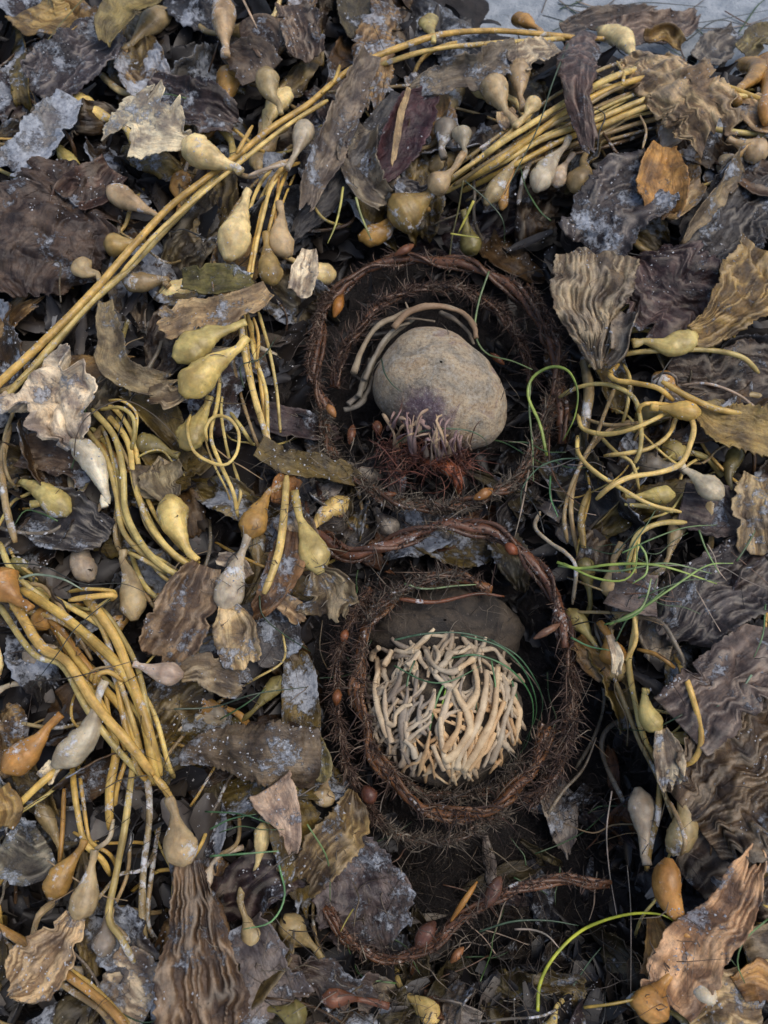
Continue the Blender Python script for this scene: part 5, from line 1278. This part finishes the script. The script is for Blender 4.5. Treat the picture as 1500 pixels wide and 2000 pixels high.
# ================================================================== SURFGRASS
def strand(label, path, width, col, h=4.5, group=None):
    sd = nseed()
    P = np.array([at(p[0], p[1], p[2] if len(p) > 2 else h) for p in path])
    L = np.linalg.norm(np.diff(P, axis=0), axis=1).sum()
    Q = cat(P, int(np.clip(L / .004, 12, 120)))
    sc = mpp(Q.mean(0))
    mb = MB()
    r = width / 2 * .82 * sc * (1 - .6 * np.linspace(0, 1, len(Q)) ** 3)
    tube(mb, Q, r, 6, .10, .45, sd)
    o = mb.build('surfgrass', M_GRASS, None, (col[0] * .95, col[1] * .80, col[2] * .66, 1))
    return tag(o, label, 'surfgrass', group)
LG, MG, DG, YG = (.26, .42, .10), (.12, .25, .09), (.035, .070, .040), (.40, .52, .05)
PG = (.15, .26, .13)
GRS = [
 ('bright green blade of grass looped beside the upper nest', [(1068, 890, 3), (1055, 830, 4.5), (1032, 775, 5), (1040, 738, 5.2), (1075, 717, 5.4), (1110, 725, 5.2), (1128, 765, 4.8), (1122, 815, 4), (1100, 860, 3)], 8, LG),
 ('thin blue green grass strand hanging inside the bright green loop', [(1036, 745, 5), (1034, 800, 4.5), (1040, 870, 4), (1042, 940, 3)], 5, PG),
 ('long yellow green grass blade arching over the bottom hollow', [(1050, 1975, 3), (1055, 1920, 5), (1085, 1865, 6), (1140, 1815, 6.4), (1220, 1787, 6), (1290, 1786, 5), (1328, 1808, 4)], 8, YG),
 ('longest bright green blade lying flat across the green tangle', [(1088, 1098), (1130, 1110), (1200, 1102), (1290, 1105), (1400, 1140)], 8, LG),
 ('green blade rising from the tangle toward the dark ribbed blade', [(1190, 1220), (1250, 1190), (1310, 1150), (1380, 1105), (1432, 1100)], 6, (.22, .40, .12)),
 ('green blade dipping below the flat ones in the tangle', [(1100, 1100), (1160, 1128), (1215, 1134), (1240, 1110), (1245, 1060)], 6, LG),
 ('green blade hooked upward at the top of the tangle', [(1250, 1065), (1262, 1085), (1262, 1120), (1235, 1140)], 6, (.2, .36, .12)),
 ('pale green blade bunched at the lower edge of the tangle', [(1200, 1215), (1245, 1195), (1262, 1170), (1272, 1130)], 6, (.24, .38, .18)),
 ('mid green blade bunched second from the lower edge of the tangle', [(1180, 1220), (1235, 1205), (1270, 1175), (1300, 1150)], 5, MG),
 ('green blade ending at the mauve square scrap', [(1090, 1105), (1150, 1112), (1210, 1115), (1300, 1100), (1390, 1120)], 6, PG),
 ('straight green strand dropping beside the dark ribbed blade', [(1365, 1035), (1380, 1075), (1405, 1120)], 5, MG),
 ('dark green strand stretched above the green tangle', [(1215, 1080), (1280, 1050), (1340, 1030), (1400, 1025)], 4, MG),
 ('small green strand on the amber rotting blade', [(1115, 1245), (1150, 1262), (1190, 1270)], 5, (.10, .27, .14)),
 ('blue green strand on the mauve blade', [(1468, 1318), (1445, 1350), (1400, 1380)], 5, (.15, .28, .22)),
 ('brightest green grass blade down the middle of the cream root ball', [(880, 1318, 7.2), (868, 1360, 8.2), (858, 1410, 8), (850, 1470, 7), (846, 1500, 5)], 6, (.20, .42, .06)),
 ('curved green grass blade over the cream root ball, beside the brightest one', [(925, 1282, 6.6), (890, 1310, 7.4), (860, 1350, 8.2), (842, 1410, 8), (832, 1470, 7), (832, 1495, 5)], 6, (.10, .26, .11)),
 ('green strand along the shaded side of the cream root ball', [(880, 1285, 7), (935, 1280, 7.2), (1000, 1310, 6.4), (1040, 1370, 5), (1030, 1450, 4), (985, 1500, 3.4)], 5, (.045, .16, .07)),
 ('second green strand along the shaded side of the cream root ball', [(900, 1240, 7), (980, 1265, 6.6), (1030, 1320, 5), (1048, 1390, 4), (1020, 1460, 3.4)], 5, (.04, .13, .065)),
 ('faint green strand curving round the dark edge of the root ball', [(960, 1250, 6), (1020, 1290, 5), (1060, 1370, 4), (1035, 1450, 3.2)], 4, (.035, .11, .06)),
 ('dark green strand on the dusty side of the root ball', [(810, 1290, 7.4), (796, 1330, 7.6), (796, 1390, 7.4), (810, 1460, 6)], 5, (.06, .14, .07)),
 ('green strand over the middle forks of the root ball', [(935, 1330, 8), (930, 1380, 8), (945, 1440, 7.2), (950, 1480, 6)], 4, (.08, .18, .09)),
 ('green strand hugging the shaded shoulder of the root ball, lowest', [(1000, 1330, 6.6), (1012, 1390, 5.8), (990, 1450, 5.2), (955, 1500, 4)], 5, (.05, .16, .07)),
 ('fine bright strand crossing the orange tan fingers of the root ball', [(960, 1290, 7.6), (968, 1350, 7.6), (958, 1420, 7.2), (940, 1490, 5.5)], 4, (.09, .24, .10)),
 ('fine green strand slanting over the upper tangle of the root ball', [(770, 1300, 7), (830, 1330, 8.2), (880, 1330, 8.4), (940, 1300, 7.6)], 4, (.06, .16, .08)),
 ('third green strand crossing the top of the root ball', [(770, 1250, 6.6), (830, 1238, 7.4), (900, 1236, 7.4), (960, 1250, 6.6)], 5, (.05, .13, .08)),
 ('dark strand lying across the top of the brown stone', [(790, 1140, 5.5), (830, 1150, 5.8), (890, 1144, 5.6), (942, 1141, 5)], 5, PG),
 ('short green strand over the top rim of the lower nest', [(800, 1150, 5.4), (860, 1128, 5.6), (900, 1135, 5)], 4, MG),
 ('dark green strand bent across the middle of the upper stone', [(745, 700, 8.8), (752, 730, 9.2), (770, 755, 9.6), (785, 765, 9.6)], 4, DG),
 ('green grass blade arched across the bottom of the upper stone', [(770, 870, 5.6), (800, 850, 7.8), (850, 838, 8.6), (910, 840, 8.4), (945, 856, 7), (952, 875, 5)], 5, (.07, .13, .08)),
 ('thin green strand falling from the dark hollow past the upper rim', [(955, 530, 5.2), (935, 590, 6), (928, 650, 6), (950, 690, 5), (1000, 705, 5), (1040, 722, 5)], 5, PG),
 ('short yellow green grass tip above the crusted brown float', [(670, 365), (665, 400), (655, 440), (640, 475)], 6, (.38, .42, .12)),
 ('green grass tip pointing down beside the yellow green one', [(695, 385), (705, 420), (725, 468)], 6, (.28, .36, .16)),
 ('short yellow grass stub in the hollow above the upper nest', [(925, 392), (910, 425), (895, 455)], 7, (.40, .44, .09)),
 ('second short yellow grass stub crossing in that hollow', [(880, 456), (905, 460), (935, 464)], 5, (.36, .42, .10)),
 ('long dark green strand leaning over the golden bundle', [(1110, 85, 6.6), (1080, 160, 6.4), (1050, 250, 6.2), (1010, 330, 5.6), (985, 380, 5)], 4, DG),
 ('dark strand dropping under the golden bundle', [(905, 352, 5), (895, 410, 4), (882, 470, 4), (875, 540, 4)], 4, (.12, .13, .05)),
 ('curved dark green strand at the end of the golden bundle', [(910, 355, 5), (950, 390, 4.4), (982, 430, 4), (985, 480, 3)], 4, DG),
 ('pale blue green strand hooked over the golden corner stalks', [(38, 1130, 5), (70, 1122, 5.4), (120, 1130, 5.4), (162, 1152, 5)], 6, (.22, .33, .28)),
 ('black strand stretched across the golden corner stalks', [(-10, 1100, 5.5), (80, 1105, 6), (160, 1140, 6), (240, 1140, 5.6), (300, 1165, 5)], 3, (.02, .025, .022)),
 ('second black strand looping over the golden stalks', [(215, 1170, 5.6), (150, 1225, 6.4), (110, 1280, 6.4), (60, 1345, 5)], 3, (.02, .03, .025)),
 ('thin dark strand running into the pinkish float', [(60, 1330, 6), (130, 1325, 6.4), (200, 1308, 6.4), (270, 1288, 6)], 3, (.035, .03, .025)),
 ('long dark strand stretched below the pinkish float', [(340, 1385, 4.6), (420, 1380, 5), (500, 1355, 5), (600, 1342, 4.4)], 4, (.04, .07, .05)),
 ('green strand in the dark gap below the pinkish float', [(430, 1405, 4), (480, 1375, 4.4), (520, 1345, 4)], 4, (.06, .15, .07)),
 ('thin bronze hair curling over the pale crumpled blade', [(145, 890, 6), (150, 850, 6.6), (175, 810, 7), (240, 782, 6.6), (300, 810, 6), (350, 860, 5)], 3, (.06, .05, .035)),
 ('bright green strand in the bottom litter beside the big corrugated blade', [(410, 1672, 4.5), (470, 1668, 5), (545, 1662, 4.6)], 5, (.10, .26, .12)),
 ('mid green strand curving by the lilac sanded blade', [(545, 1690, 4.6), (556, 1750, 5), (530, 1800, 5), (475, 1815, 4.6)], 5, (.10, .28, .12)),
 ('green strand behind the hanging pinkish scrap', [(410, 1620, 4), (450, 1600, 4.4), (500, 1590, 4)], 4, (.06, .17, .08)),
 ('deep green strand above the bright one in the bottom litter', [(400, 1585, 3.4), (470, 1590, 3.8), (530, 1610, 3.4)], 4, (.05, .14, .07)),
 ('green strand hanging over the violet grey slab', [(600, 1610, 4.6), (640, 1680, 5), (645, 1760, 4.6)], 4, (.10, .20, .08)),
 ('small yellow green strand below the violet grey slab', [(690, 1775, 4.6), (675, 1800, 4.8), (665, 1820, 4.4)], 4, (.30, .30, .07)),
 ('pale grey thread standing in the hollow by the orange float', [(1195, 1545, 4), (1185, 1620, 4), (1190, 1700, 4), (1205, 1790, 3.6)], 4, (.25, .26, .27)),
 ('second pale thread at the edge of the bottom hollow', [(1225, 1690, 4), (1232, 1780, 4), (1232, 1940, 3.4)], 3, (.2, .2, .2)),
 ('white bent straw lying in the bottom hollow', [(1005, 1815, 3.6), (1040, 1816, 4), (1070, 1828, 4), (1095, 1855, 3.4)], 5, (.34, .35, .35)),
 ('dim green strand crossing the bottom hollow under the arc', [(935, 1820, 3.6), (1000, 1800, 4), (1070, 1798, 4), (1130, 1808, 3.6)], 5, (.05, .11, .08)),
 ('slanted dim green strand in the bottom hollow', [(1120, 1925, 3.2), (1150, 1880, 3.6), (1175, 1850, 3.4)], 4, (.06, .12, .09)),
 ('yellow stalk end pointing into the bottom hollow', [(1140, 1968, 4), (1200, 1960, 4.4), (1270, 1945, 4)], 7, (.36, .28, .05)),
 ('green strand against the frame edge above the orange scrap', [(1500, 1795, 4), (1455, 1835, 4.6), (1440, 1880, 4.4), (1455, 1920, 4)], 5, (.12, .24, .10)),
 ('green strand at the frame edge over the dark ribbed slab', [(1495, 1180, 4.4), (1490, 1240, 4.6), (1470, 1290, 4.2)], 4, (.07, .18, .08)),
 ('grass strand drooping from the bright loop toward the fuzzy rope', [(1130, 895, 4), (1090, 898, 4.6), (1050, 915, 4.6), (1020, 955, 4), (1018, 1000, 3)], 4, (.08, .16, .11)),
 ('green strand next to the curled grey stalk', [(1075, 930, 4), (1075, 970, 4.2), (1090, 1010, 3.8)], 5, (.08, .24, .11)),
 ('ochre strand at the top edge slanting over the wrinkled khaki blade', [(160, 0, 5), (120, 45, 5), (80, 95, 4.4)], 4, (.13, .14, .05)),
 ('straw thread hanging from the top edge beside the split float', [(470, -10, 5.5), (485, 20, 5.5), (502, 55, 5)], 6, (.42, .36, .28)),
 ('black strand lying on the sand, longest', [(1060, 30, 1.2), (1150, 50, 1.4), (1250, 30, 1.4), (1350, 45, 1.4), (1500, 20, 1.2)], 4, (.03, .05, .055)),
 ('black strand on the sand nearest to the top edge', [(1090, 8, 1.2), (1180, 16, 1.3), (1260, 5, 1.3), (1380, 14, 1.2)], 4, (.04, .06, .065)),
 ('curved dark strand on the sand by the triangular blade', [(1080, 60, 2.2), (1120, 45, 2), (1150, 58, 2), (1190, 40, 1.8)], 4, (.03, .055, .05)),
 ('thin dark strand on the sand beside the mustard blade', [(1340, 80, 1.6), (1400, 40, 1.4), (1460, 50, 1.4), (1510, 40, 1.2)], 4, (.05, .07, .075)),
]
for lab, path, wd, col in GRS:
    strand(lab, path, wd, col)

# pale sticks and straps by the second nest
tag(stipe_part(None, [(1070, 1590), (1100, 1545), (1140, 1500), (1165, 1440)], 12, h=3.2, col='grey', crust=.35, name='kelp_stipe', taper=.4),
    'flat grey stalk with a widened tip beside the lower nest', 'kelp stipe')
tag(stipe_part(None, [(780, 1170, 5.6), (850, 1176, 6.0), (930, 1160, 6.0), (985, 1165, 5.4)], 13, col='rust', crust=.1, name='kelp_stipe', taper=.5),
    'flat chestnut strip lying on the brown stone', 'kelp stipe')
tag(stipe_part(None, [(640, 180), (700, 175), (760, 170), (830, 165)], 9, h=2.6, col='stalk', crust=.3, name='kelp_stipe'),
    'thin dull stalk crossing under the slanted grey olive blade', 'kelp stipe')

# ================================================================== the rest of the heap
LM = [('white torn leaf', 300, 250), ('small float on the diagonal stalk', 525, 160), ('chocolate blade', 100, 450), ('pale crumpled blade', 110, 790), ('cream pear float', 450, 465),
      ('pair of yellow floats', 385, 715), ('mealy brown blade', 420, 610), ('thin yellow loop', 432, 860), ('parallel yellow stalks', 260, 1000), ('orange corner float', 15, 1140), ('dusty grey float', 445, 1145),
      ('pinkish float', 315, 1315), ('golden stalks', 250, 1400), ('leaf shaped sandy blade', 500, 1480), ('salt crusted tan float', 365, 1640), ('big corrugated blade', 385, 1870), ('amber bottom floats', 150, 1740), ('tan frayed blade', 80, 1880),
      ('twisted ochre blade', 650, 1640), ('violet grey slab', 700, 1760), ('brown rope arc', 760, 1870), ('bottom hollow', 1050, 1880), ('orange torn blade', 1380, 1830), ('orange float', 1315, 1710), ('large ribbed slab', 1450, 1540), ('mauve blade', 1430, 1340),
      ('green grass tangle', 1250, 1110), ('dark ribbed slate blade', 1420, 1150), ('yellow stalk tangle', 1270, 820), ('grey fan blade', 1155, 580), ('ochre fan blade', 1440, 590), ('plum blade', 1300, 570), ('bluish ribbed blade', 1210, 410), ('broad tan blade', 1340, 210),
      ('golden bundle', 1050, 260), ('orange rim floats', 1470, 150), ('sand', 1320, 60), ('twin tan floats', 985, 170), ('upright purple brown blade', 1138, 170), ('crusted brown float', 800, 410), ('deep purple blade', 780, 260), ('narrow folded blade', 650, 270),
      ('split tan float', 440, 40), ('bluish sand heap', 90, 250), ('olive hanging blade', 230, 40), ('striped cup blade', 590, 70), ('upper stone', 860, 750), ('lower nest', 880, 1370), ('S shaped rope', 760, 1060), ('olive torn blade', 610, 910), ('curled grey edge', 250, 720), ('straw scrap', 590, 530)]
used = set()
def where(x, y):
    o = sorted(LM, key=lambda m: (m[1] - x) ** 2 + (m[2] - y) ** 2)
    return o[0][0], o[1][0], o[2][0]
def unique(desc, x, y, noun):
    a, b, c = where(x, y)
    for s in (f'{desc} {noun} between {a} and {b}', f'{desc} {noun} between {a} and {c}', f'{desc} {noun} under the edge of {a}', f'{desc} {noun} close to {b} toward {c}',
              f'smaller {desc} {noun} between {a} and {b}', f'half covered {desc} {noun} near {a}', f'half covered {desc} {noun} near {b}', f'crooked {desc} {noun} by {a} and {c}'):
        if s not in used:
            used.add(s); return s
    k = 0
    while True:
        k += 1
        s = f'{["frayed", "sunken", "tilted", "creased", "bent", "rolled"][k % 6]} {desc} {noun} by {a} and {["", "well "][k // 6 % 2]}toward {b}'
        if s not in used or k > 30:
            used.add(s); return s

def inpit(x, y, m=1.0):
    for (cx, cy, rx, ry, d) in PITS[:4]:
        if ((x - cx) / rx) ** 2 + ((y - cy) / ry) ** 2 < m: return True
    return False
def onsand(x, y):
    return float(heap(x, y)) < .05 and y < 320 and x > 800

FILL = [('dark brown', (.040, .028, .017)), ('violet brown', (.044, .033, .038)), ('slate', (.040, .044, .056)), ('grey brown', (.084, .076, .048)), ('umber', (.070, .047, .024)), ('drab olive', (.115, .092, .030)), ('dusty grey', (.15, .138, .118)), ('tan', (.25, .175, .08))]
WT = [5, 3, 4, 6, 4, 8, 3, 3]
cnt = 0
rf = random.Random(11)
# even spread: jittered grid in the photograph's area and a margin round it
cells = [(x, y) for x in range(-120, 1640, 112) for y in range(-120, 2140, 118)]
rf.shuffle(cells)
for (gx, gy) in cells:
    x, y = gx + rf.uniform(-55, 55), gy + rf.uniform(-55, 55)
    if inpit(x, y, .80) or onsand(x, y): continue
    if cnt >= 215: break
    d, col = rf.choices(FILL, WT)[0]
    a = rf.uniform(0, 6.283); ln = rf.uniform(130, 290)
    w0 = rf.uniform(50, 115)
    h0 = rf.uniform(-.2, 1.7)
    pts = []
    px, py = x - math.cos(a) * ln / 2, y - math.sin(a) * ln / 2
    aa = a + rf.uniform(-.3, .3)
    for k in range(4):
        pts.append((px, py, h0 + rf.uniform(-.8, .9) + (.5 if 0 < k < 3 else -.5)))
        px += math.cos(aa) * ln / 3; py += math.sin(aa) * ln / 3; aa += rf.uniform(-.35, .35)
    if any(inpit(p[0], p[1], .55) or onsand(p[0], p[1]) for p in pts): continue
    rib = rf.random() < .5
    cr = rf.choice([.18, .32, .42, .50, .58, .66])
    if x < 500 and y < 600: cr += .12
    if 200 < x < 720 and y > 1050 or x > 1150 and y < 700: cr += .08
    sfx = 'ribbed' if rib else rf.choice(['smooth', 'crumpled', 'curled', 'torn'])
    loose_blade(unique(d + ' ' + sfx, x, y, 'blade'), pts, [w0 * rf.uniform(.3, .8), w0, w0 * rf.uniform(.8, 1.1), w0 * rf.uniform(.2, .8)], col, cr, 'kelp blades filling the heap',
                corr=rf.uniform(.12, .2) if rib else rf.uniform(.03, .08), freq=rf.uniform(1.4, 2.3), roll=(rf.uniform(-30, 30), rf.uniform(-40, 40)), curl=rf.uniform(-.5, .7), tear=rf.uniform(.1, .35),
                rag=rf.uniform(.03, .11), spines=rf.choice([0, 0, .1]), ruffle=rf.uniform(.1, .4), wavy=rf.uniform(.2, .5), res=.0016, fold=1)
    cnt += 1

# dark shreds and scraps lying in the hollows
rs_ = random.Random(23)
for k in range(95):
    cx, cy, q = rs_.choice([(930, 1790, 220), (1120, 1560, 130), (820, 1930, 160), (1060, 1930, 160), (720, 1010, 100), (1000, 1000, 90), (640, 960, 80)])
    x, y = rs_.gauss(cx, q * .6), rs_.gauss(cy, q * .45)
    if ((x - 855) / 170) ** 2 + ((y - 757) / 170) ** 2 < 1 or ((x - 875) / 215) ** 2 + ((y - 1375) / 235) ** 2 < 1: continue
    a = rs_.uniform(0, 6.283); ln = rs_.uniform(60, 190); w0 = rs_.uniform(18, 70)
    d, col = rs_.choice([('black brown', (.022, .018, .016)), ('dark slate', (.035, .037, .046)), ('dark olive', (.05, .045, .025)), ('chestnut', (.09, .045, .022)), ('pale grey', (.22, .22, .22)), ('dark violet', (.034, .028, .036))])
    pts = [(x + math.cos(a) * ln * t_, y + math.sin(a) * ln * t_, rs_.uniform(-.4, 1.8)) for t_ in (-.5, -.15, .2, .5)]
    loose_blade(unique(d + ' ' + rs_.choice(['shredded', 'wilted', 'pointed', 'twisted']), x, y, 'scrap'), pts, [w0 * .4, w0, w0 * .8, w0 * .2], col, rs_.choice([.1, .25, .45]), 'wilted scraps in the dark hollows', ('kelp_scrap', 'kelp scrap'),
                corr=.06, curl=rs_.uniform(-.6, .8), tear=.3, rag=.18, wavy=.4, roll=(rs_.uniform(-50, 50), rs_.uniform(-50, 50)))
for k in range(80):
    cx, cy = rs_.choice([(930, 1790), (800, 1690), (700, 1620), (1130, 1650), (1000, 1900), (1060, 1250), (660, 1290)])
    x, y = rs_.gauss(cx, 70), rs_.gauss(cy, 60); a = rs_.uniform(0, 6.283); ln = rs_.uniform(60, 170)
    pts = [(x, y)]
    for q in range(3):
        a += rs_.gauss(0, .35); pts.append((pts[-1][0] + math.cos(a) * ln / 3, pts[-1][1] + math.sin(a) * ln / 3))
    if k > 33:
        cx, cy = rs_.choice([(1260, 1110), (1230, 1180), (480, 1600), (1420, 1080), (1180, 1240), (1200, 30), (1380, 50), (1110, 20), (1060, 900)])
        x, y = rs_.gauss(cx, 60), rs_.gauss(cy, 30 if cy > 100 else 14); a = rs_.gauss(0, .5); pts = [(x, y)]
        for q in range(3):
            a += rs_.gauss(0, .35); pts.append((pts[-1][0] + math.cos(a) * ln / 3, pts[-1][1] + math.sin(a) * ln / 3))
    d, c = rs_.choice([('deep green', (.030, .085, .030)), ('dull green', (.05, .11, .05)), ('grey', (.16, .16, .16)), ('brown', (.09, .055, .035)), ('bleached', (.30, .28, .25))])
    strand(unique(d + ' wiry', x, y, 'strand'), pts, rs_.uniform(2.5, 4.5), c, h=rs_.uniform(.8, 2.6) if k < 34 else rs_.uniform(2.4, 4.5) if pts[0][1] > 100 else .5, group='wiry strands in the dark hollows')

# dull floats and stalks deeper in the heap
FC = [('dull olive', 'olive'), ('dull yellow', 'yellow'), ('creamy', 'cream'), ('dusty', 'dust'), ('brown', 'stalk'), ('amber', 'amber'), ('tan', 'fawn'), ('mossy', 'moss')]
k = 0
while k < 88:
    x, y = rf.uniform(-20, 1520), rf.uniform(0, 2010)
    if inpit(x, y, .95) or onsand(x, y): continue
    d, col = rf.choice(FC)
    a = rf.uniform(0, 6.283); l = rf.uniform(60, 100)
    tip = (x + math.cos(a) * l, y + math.sin(a) * l)
    st = [(x - math.cos(a + .5) * 70, y - math.sin(a + .5) * 70, .8), (x - math.cos(a + .2) * 30, y - math.sin(a + .2) * 30, 1.6)]
    if inpit(*tip, .9) or onsand(*tip): continue
    float_thing(unique(d + ' half buried', x, y, 'float'), st, (x, y), tip, rf.uniform(17, 28), 'floats half buried in the heap', h=rf.uniform(1.2, 2.4), rs=rf.uniform(5, 8), col=col, crust=rf.uniform(.15, .45))
    k += 1
k = 0
while k < 125:
    x, y = rf.uniform(-20, 1520), rf.uniform(60, 2010)
    if inpit(x, y, .95) or onsand(x, y): continue
    d, col = rf.choice([('brown', 'stalk'), ('olive', 'olive'), ('dark brown', 'brown'), ('grey', 'grey'), ('straw', 'yellow'), ('golden', 'gold')])
    a = rf.uniform(0, 6.283)
    pts = [(x, y)]
    for q in range(4):
        a += rf.gauss(0, .45); s = rf.uniform(40, 75)
        pts.append((pts[-1][0] + math.cos(a) * s, pts[-1][1] + math.sin(a) * s))
    if any(inpit(p[0], p[1], .8) or onsand(*p) for p in pts): continue
    hh = rf.uniform(1.0, 2.6)
    pts = [(p[0], p[1], -1.2 if q_ in (0, 4) else hh + rf.uniform(-.5, .5)) for q_, p in enumerate(pts)]
    o = stipe_part(None, pts, rf.uniform(5, 12), h=hh, col=col, crust=rf.uniform(.2, .45), name='kelp_stipe', seg=7, wave=.6)
    tag(o, unique(d + ' loose', x, y, 'stalk'), 'kelp stipe', 'loose stalks in the heap')
    k += 1
k = 0
while k < 70:
    x, y = rf.uniform(0, 1500), rf.uniform(100, 2000)
    if onsand(x, y) or inpit(x, y, .2): continue
    a = rf.uniform(0, 6.283)
    pts = [(x, y)]
    for q in range(3):
        a += rf.gauss(0, .5); s = rf.uniform(25, 70)
        pts.append((pts[-1][0] + math.cos(a) * s, pts[-1][1] + math.sin(a) * s))
    d, c = rf.choice([('dark green', (.025, .06, .03)), ('green', (.055, .13, .045)), ('black', (.015, .018, .018)), ('bronze', (.08, .07, .04)), ('straw', (.26, .22, .14))])
    strand(unique(d + ' fine', x, y, 'strand'), pts, rf.uniform(2.5, 4.5), c, h=rf.uniform(2.2, 4.2), group='fine grass strands over the heap')
    k += 1

# salt and sand grains lying on the heap
def drop(x, y):
    """the topmost surface under a photo pixel's spot, straight down"""
    p = at(x, y, 1.5)
    ok, loc, nrm, idx, ob, mt = scene.ray_cast(DEPS, (float(p[0]), float(p[1]), .5), (0, 0, -1))
    return (np.array(loc), ob) if ok else (None, None)
bpy.context.view_layer.update()
DEPS = bpy.context.evaluated_depsgraph_get()
def crumbs():
    rt = []
    spots = [(860, 760, 260), (880, 1380, 280), (920, 1800, 260), (640, 1000, 200), (700, 1900, 200), (1060, 1900, 200)]
    while len(rt) < 1500:
        cx, cy, q = random.choice(spots)
        x, y = random.gauss(cx, q * .6), random.gauss(cy, q * .6)
        p, ob = drop(x, y)
        if p is None or ob.name.startswith(('root', 'surf')) or (ob.name == 'stone' and random.random() < .95): continue
        rt.append(p + [0, 0, .001])
    n = len(rt); d = rng.normal(size=(n, 3)); d[:, 2] = np.abs(d[:, 2]) * .35
    mb = MB()
    hairs(mb, np.array(rt), d, rng.uniform(.004, .018, n), rng.uniform(.0002, .0006, n), rng.normal(size=(n, 3)) * .8, .3, rnd=rng.random(n) ** .8)
    tag(mb.build('fibre_crumbs', M_FRINGE_GREY, None), 'broken crumbs of dry fibre sprinkled over ropes and leaves', 'seaweed fibre', None, 'stuff')
crumbs()
def grains():
    c = []
    n = 16000
    xs, ys = rng.uniform(-20, 1520, n), rng.uniform(10, 2010, n)
    dens = fbm(xs / 70, ys / 70, 31, 4)
    for x, y, d in zip(xs, ys, dens):
        if d < .56 + .10 * rng.random() or inpit(x, y, .9): continue
        p, ob = drop(x, y)
        if p is None or ob.name.startswith(('sand', 'wrack', 'stone', 'surf')): continue
        c.append(p + [0, 0, .0003])
    c = np.array(c); n = len(c)
    r = rng.uniform(.0003, .0010, n) * (.6 + .6 * rng.random(n))
    base = np.array([[1, 0, 0], [0, 1, 0], [-1, 0, 0], [0, -1, 0], [0, 0, 1], [0, 0, -1]], float)
    v = c[:, None] + (base[None] + rng.normal(size=(n, 6, 3)) * .3) * r[:, None, None]
    fq = np.array([[0, 1, 4], [1, 2, 4], [2, 3, 4], [3, 0, 4], [1, 0, 5], [2, 1, 5], [3, 2, 5], [0, 3, 5]])
    me = bpy.data.meshes.new('sand_grain')
    f = (np.arange(n)[:, None, None] * 6 + fq[None]).reshape(-1, 3)
    me.from_pydata(v.reshape(-1, 3).tolist(), [], f.tolist())
    me.materials.append(plain('grain_skin', (.24, .24, .25), (.6, .6, .6), 300, .8, .1))
    o = bpy.data.objects.new('sand_grains', me); C.objects.link(o)
    tag(o, 'pale sand and salt grains scattered over the seaweed', 'sand grains', None, 'stuff')
grains()

for o in list(bpy.data.objects):
    if '_o' in o: del o['_o']
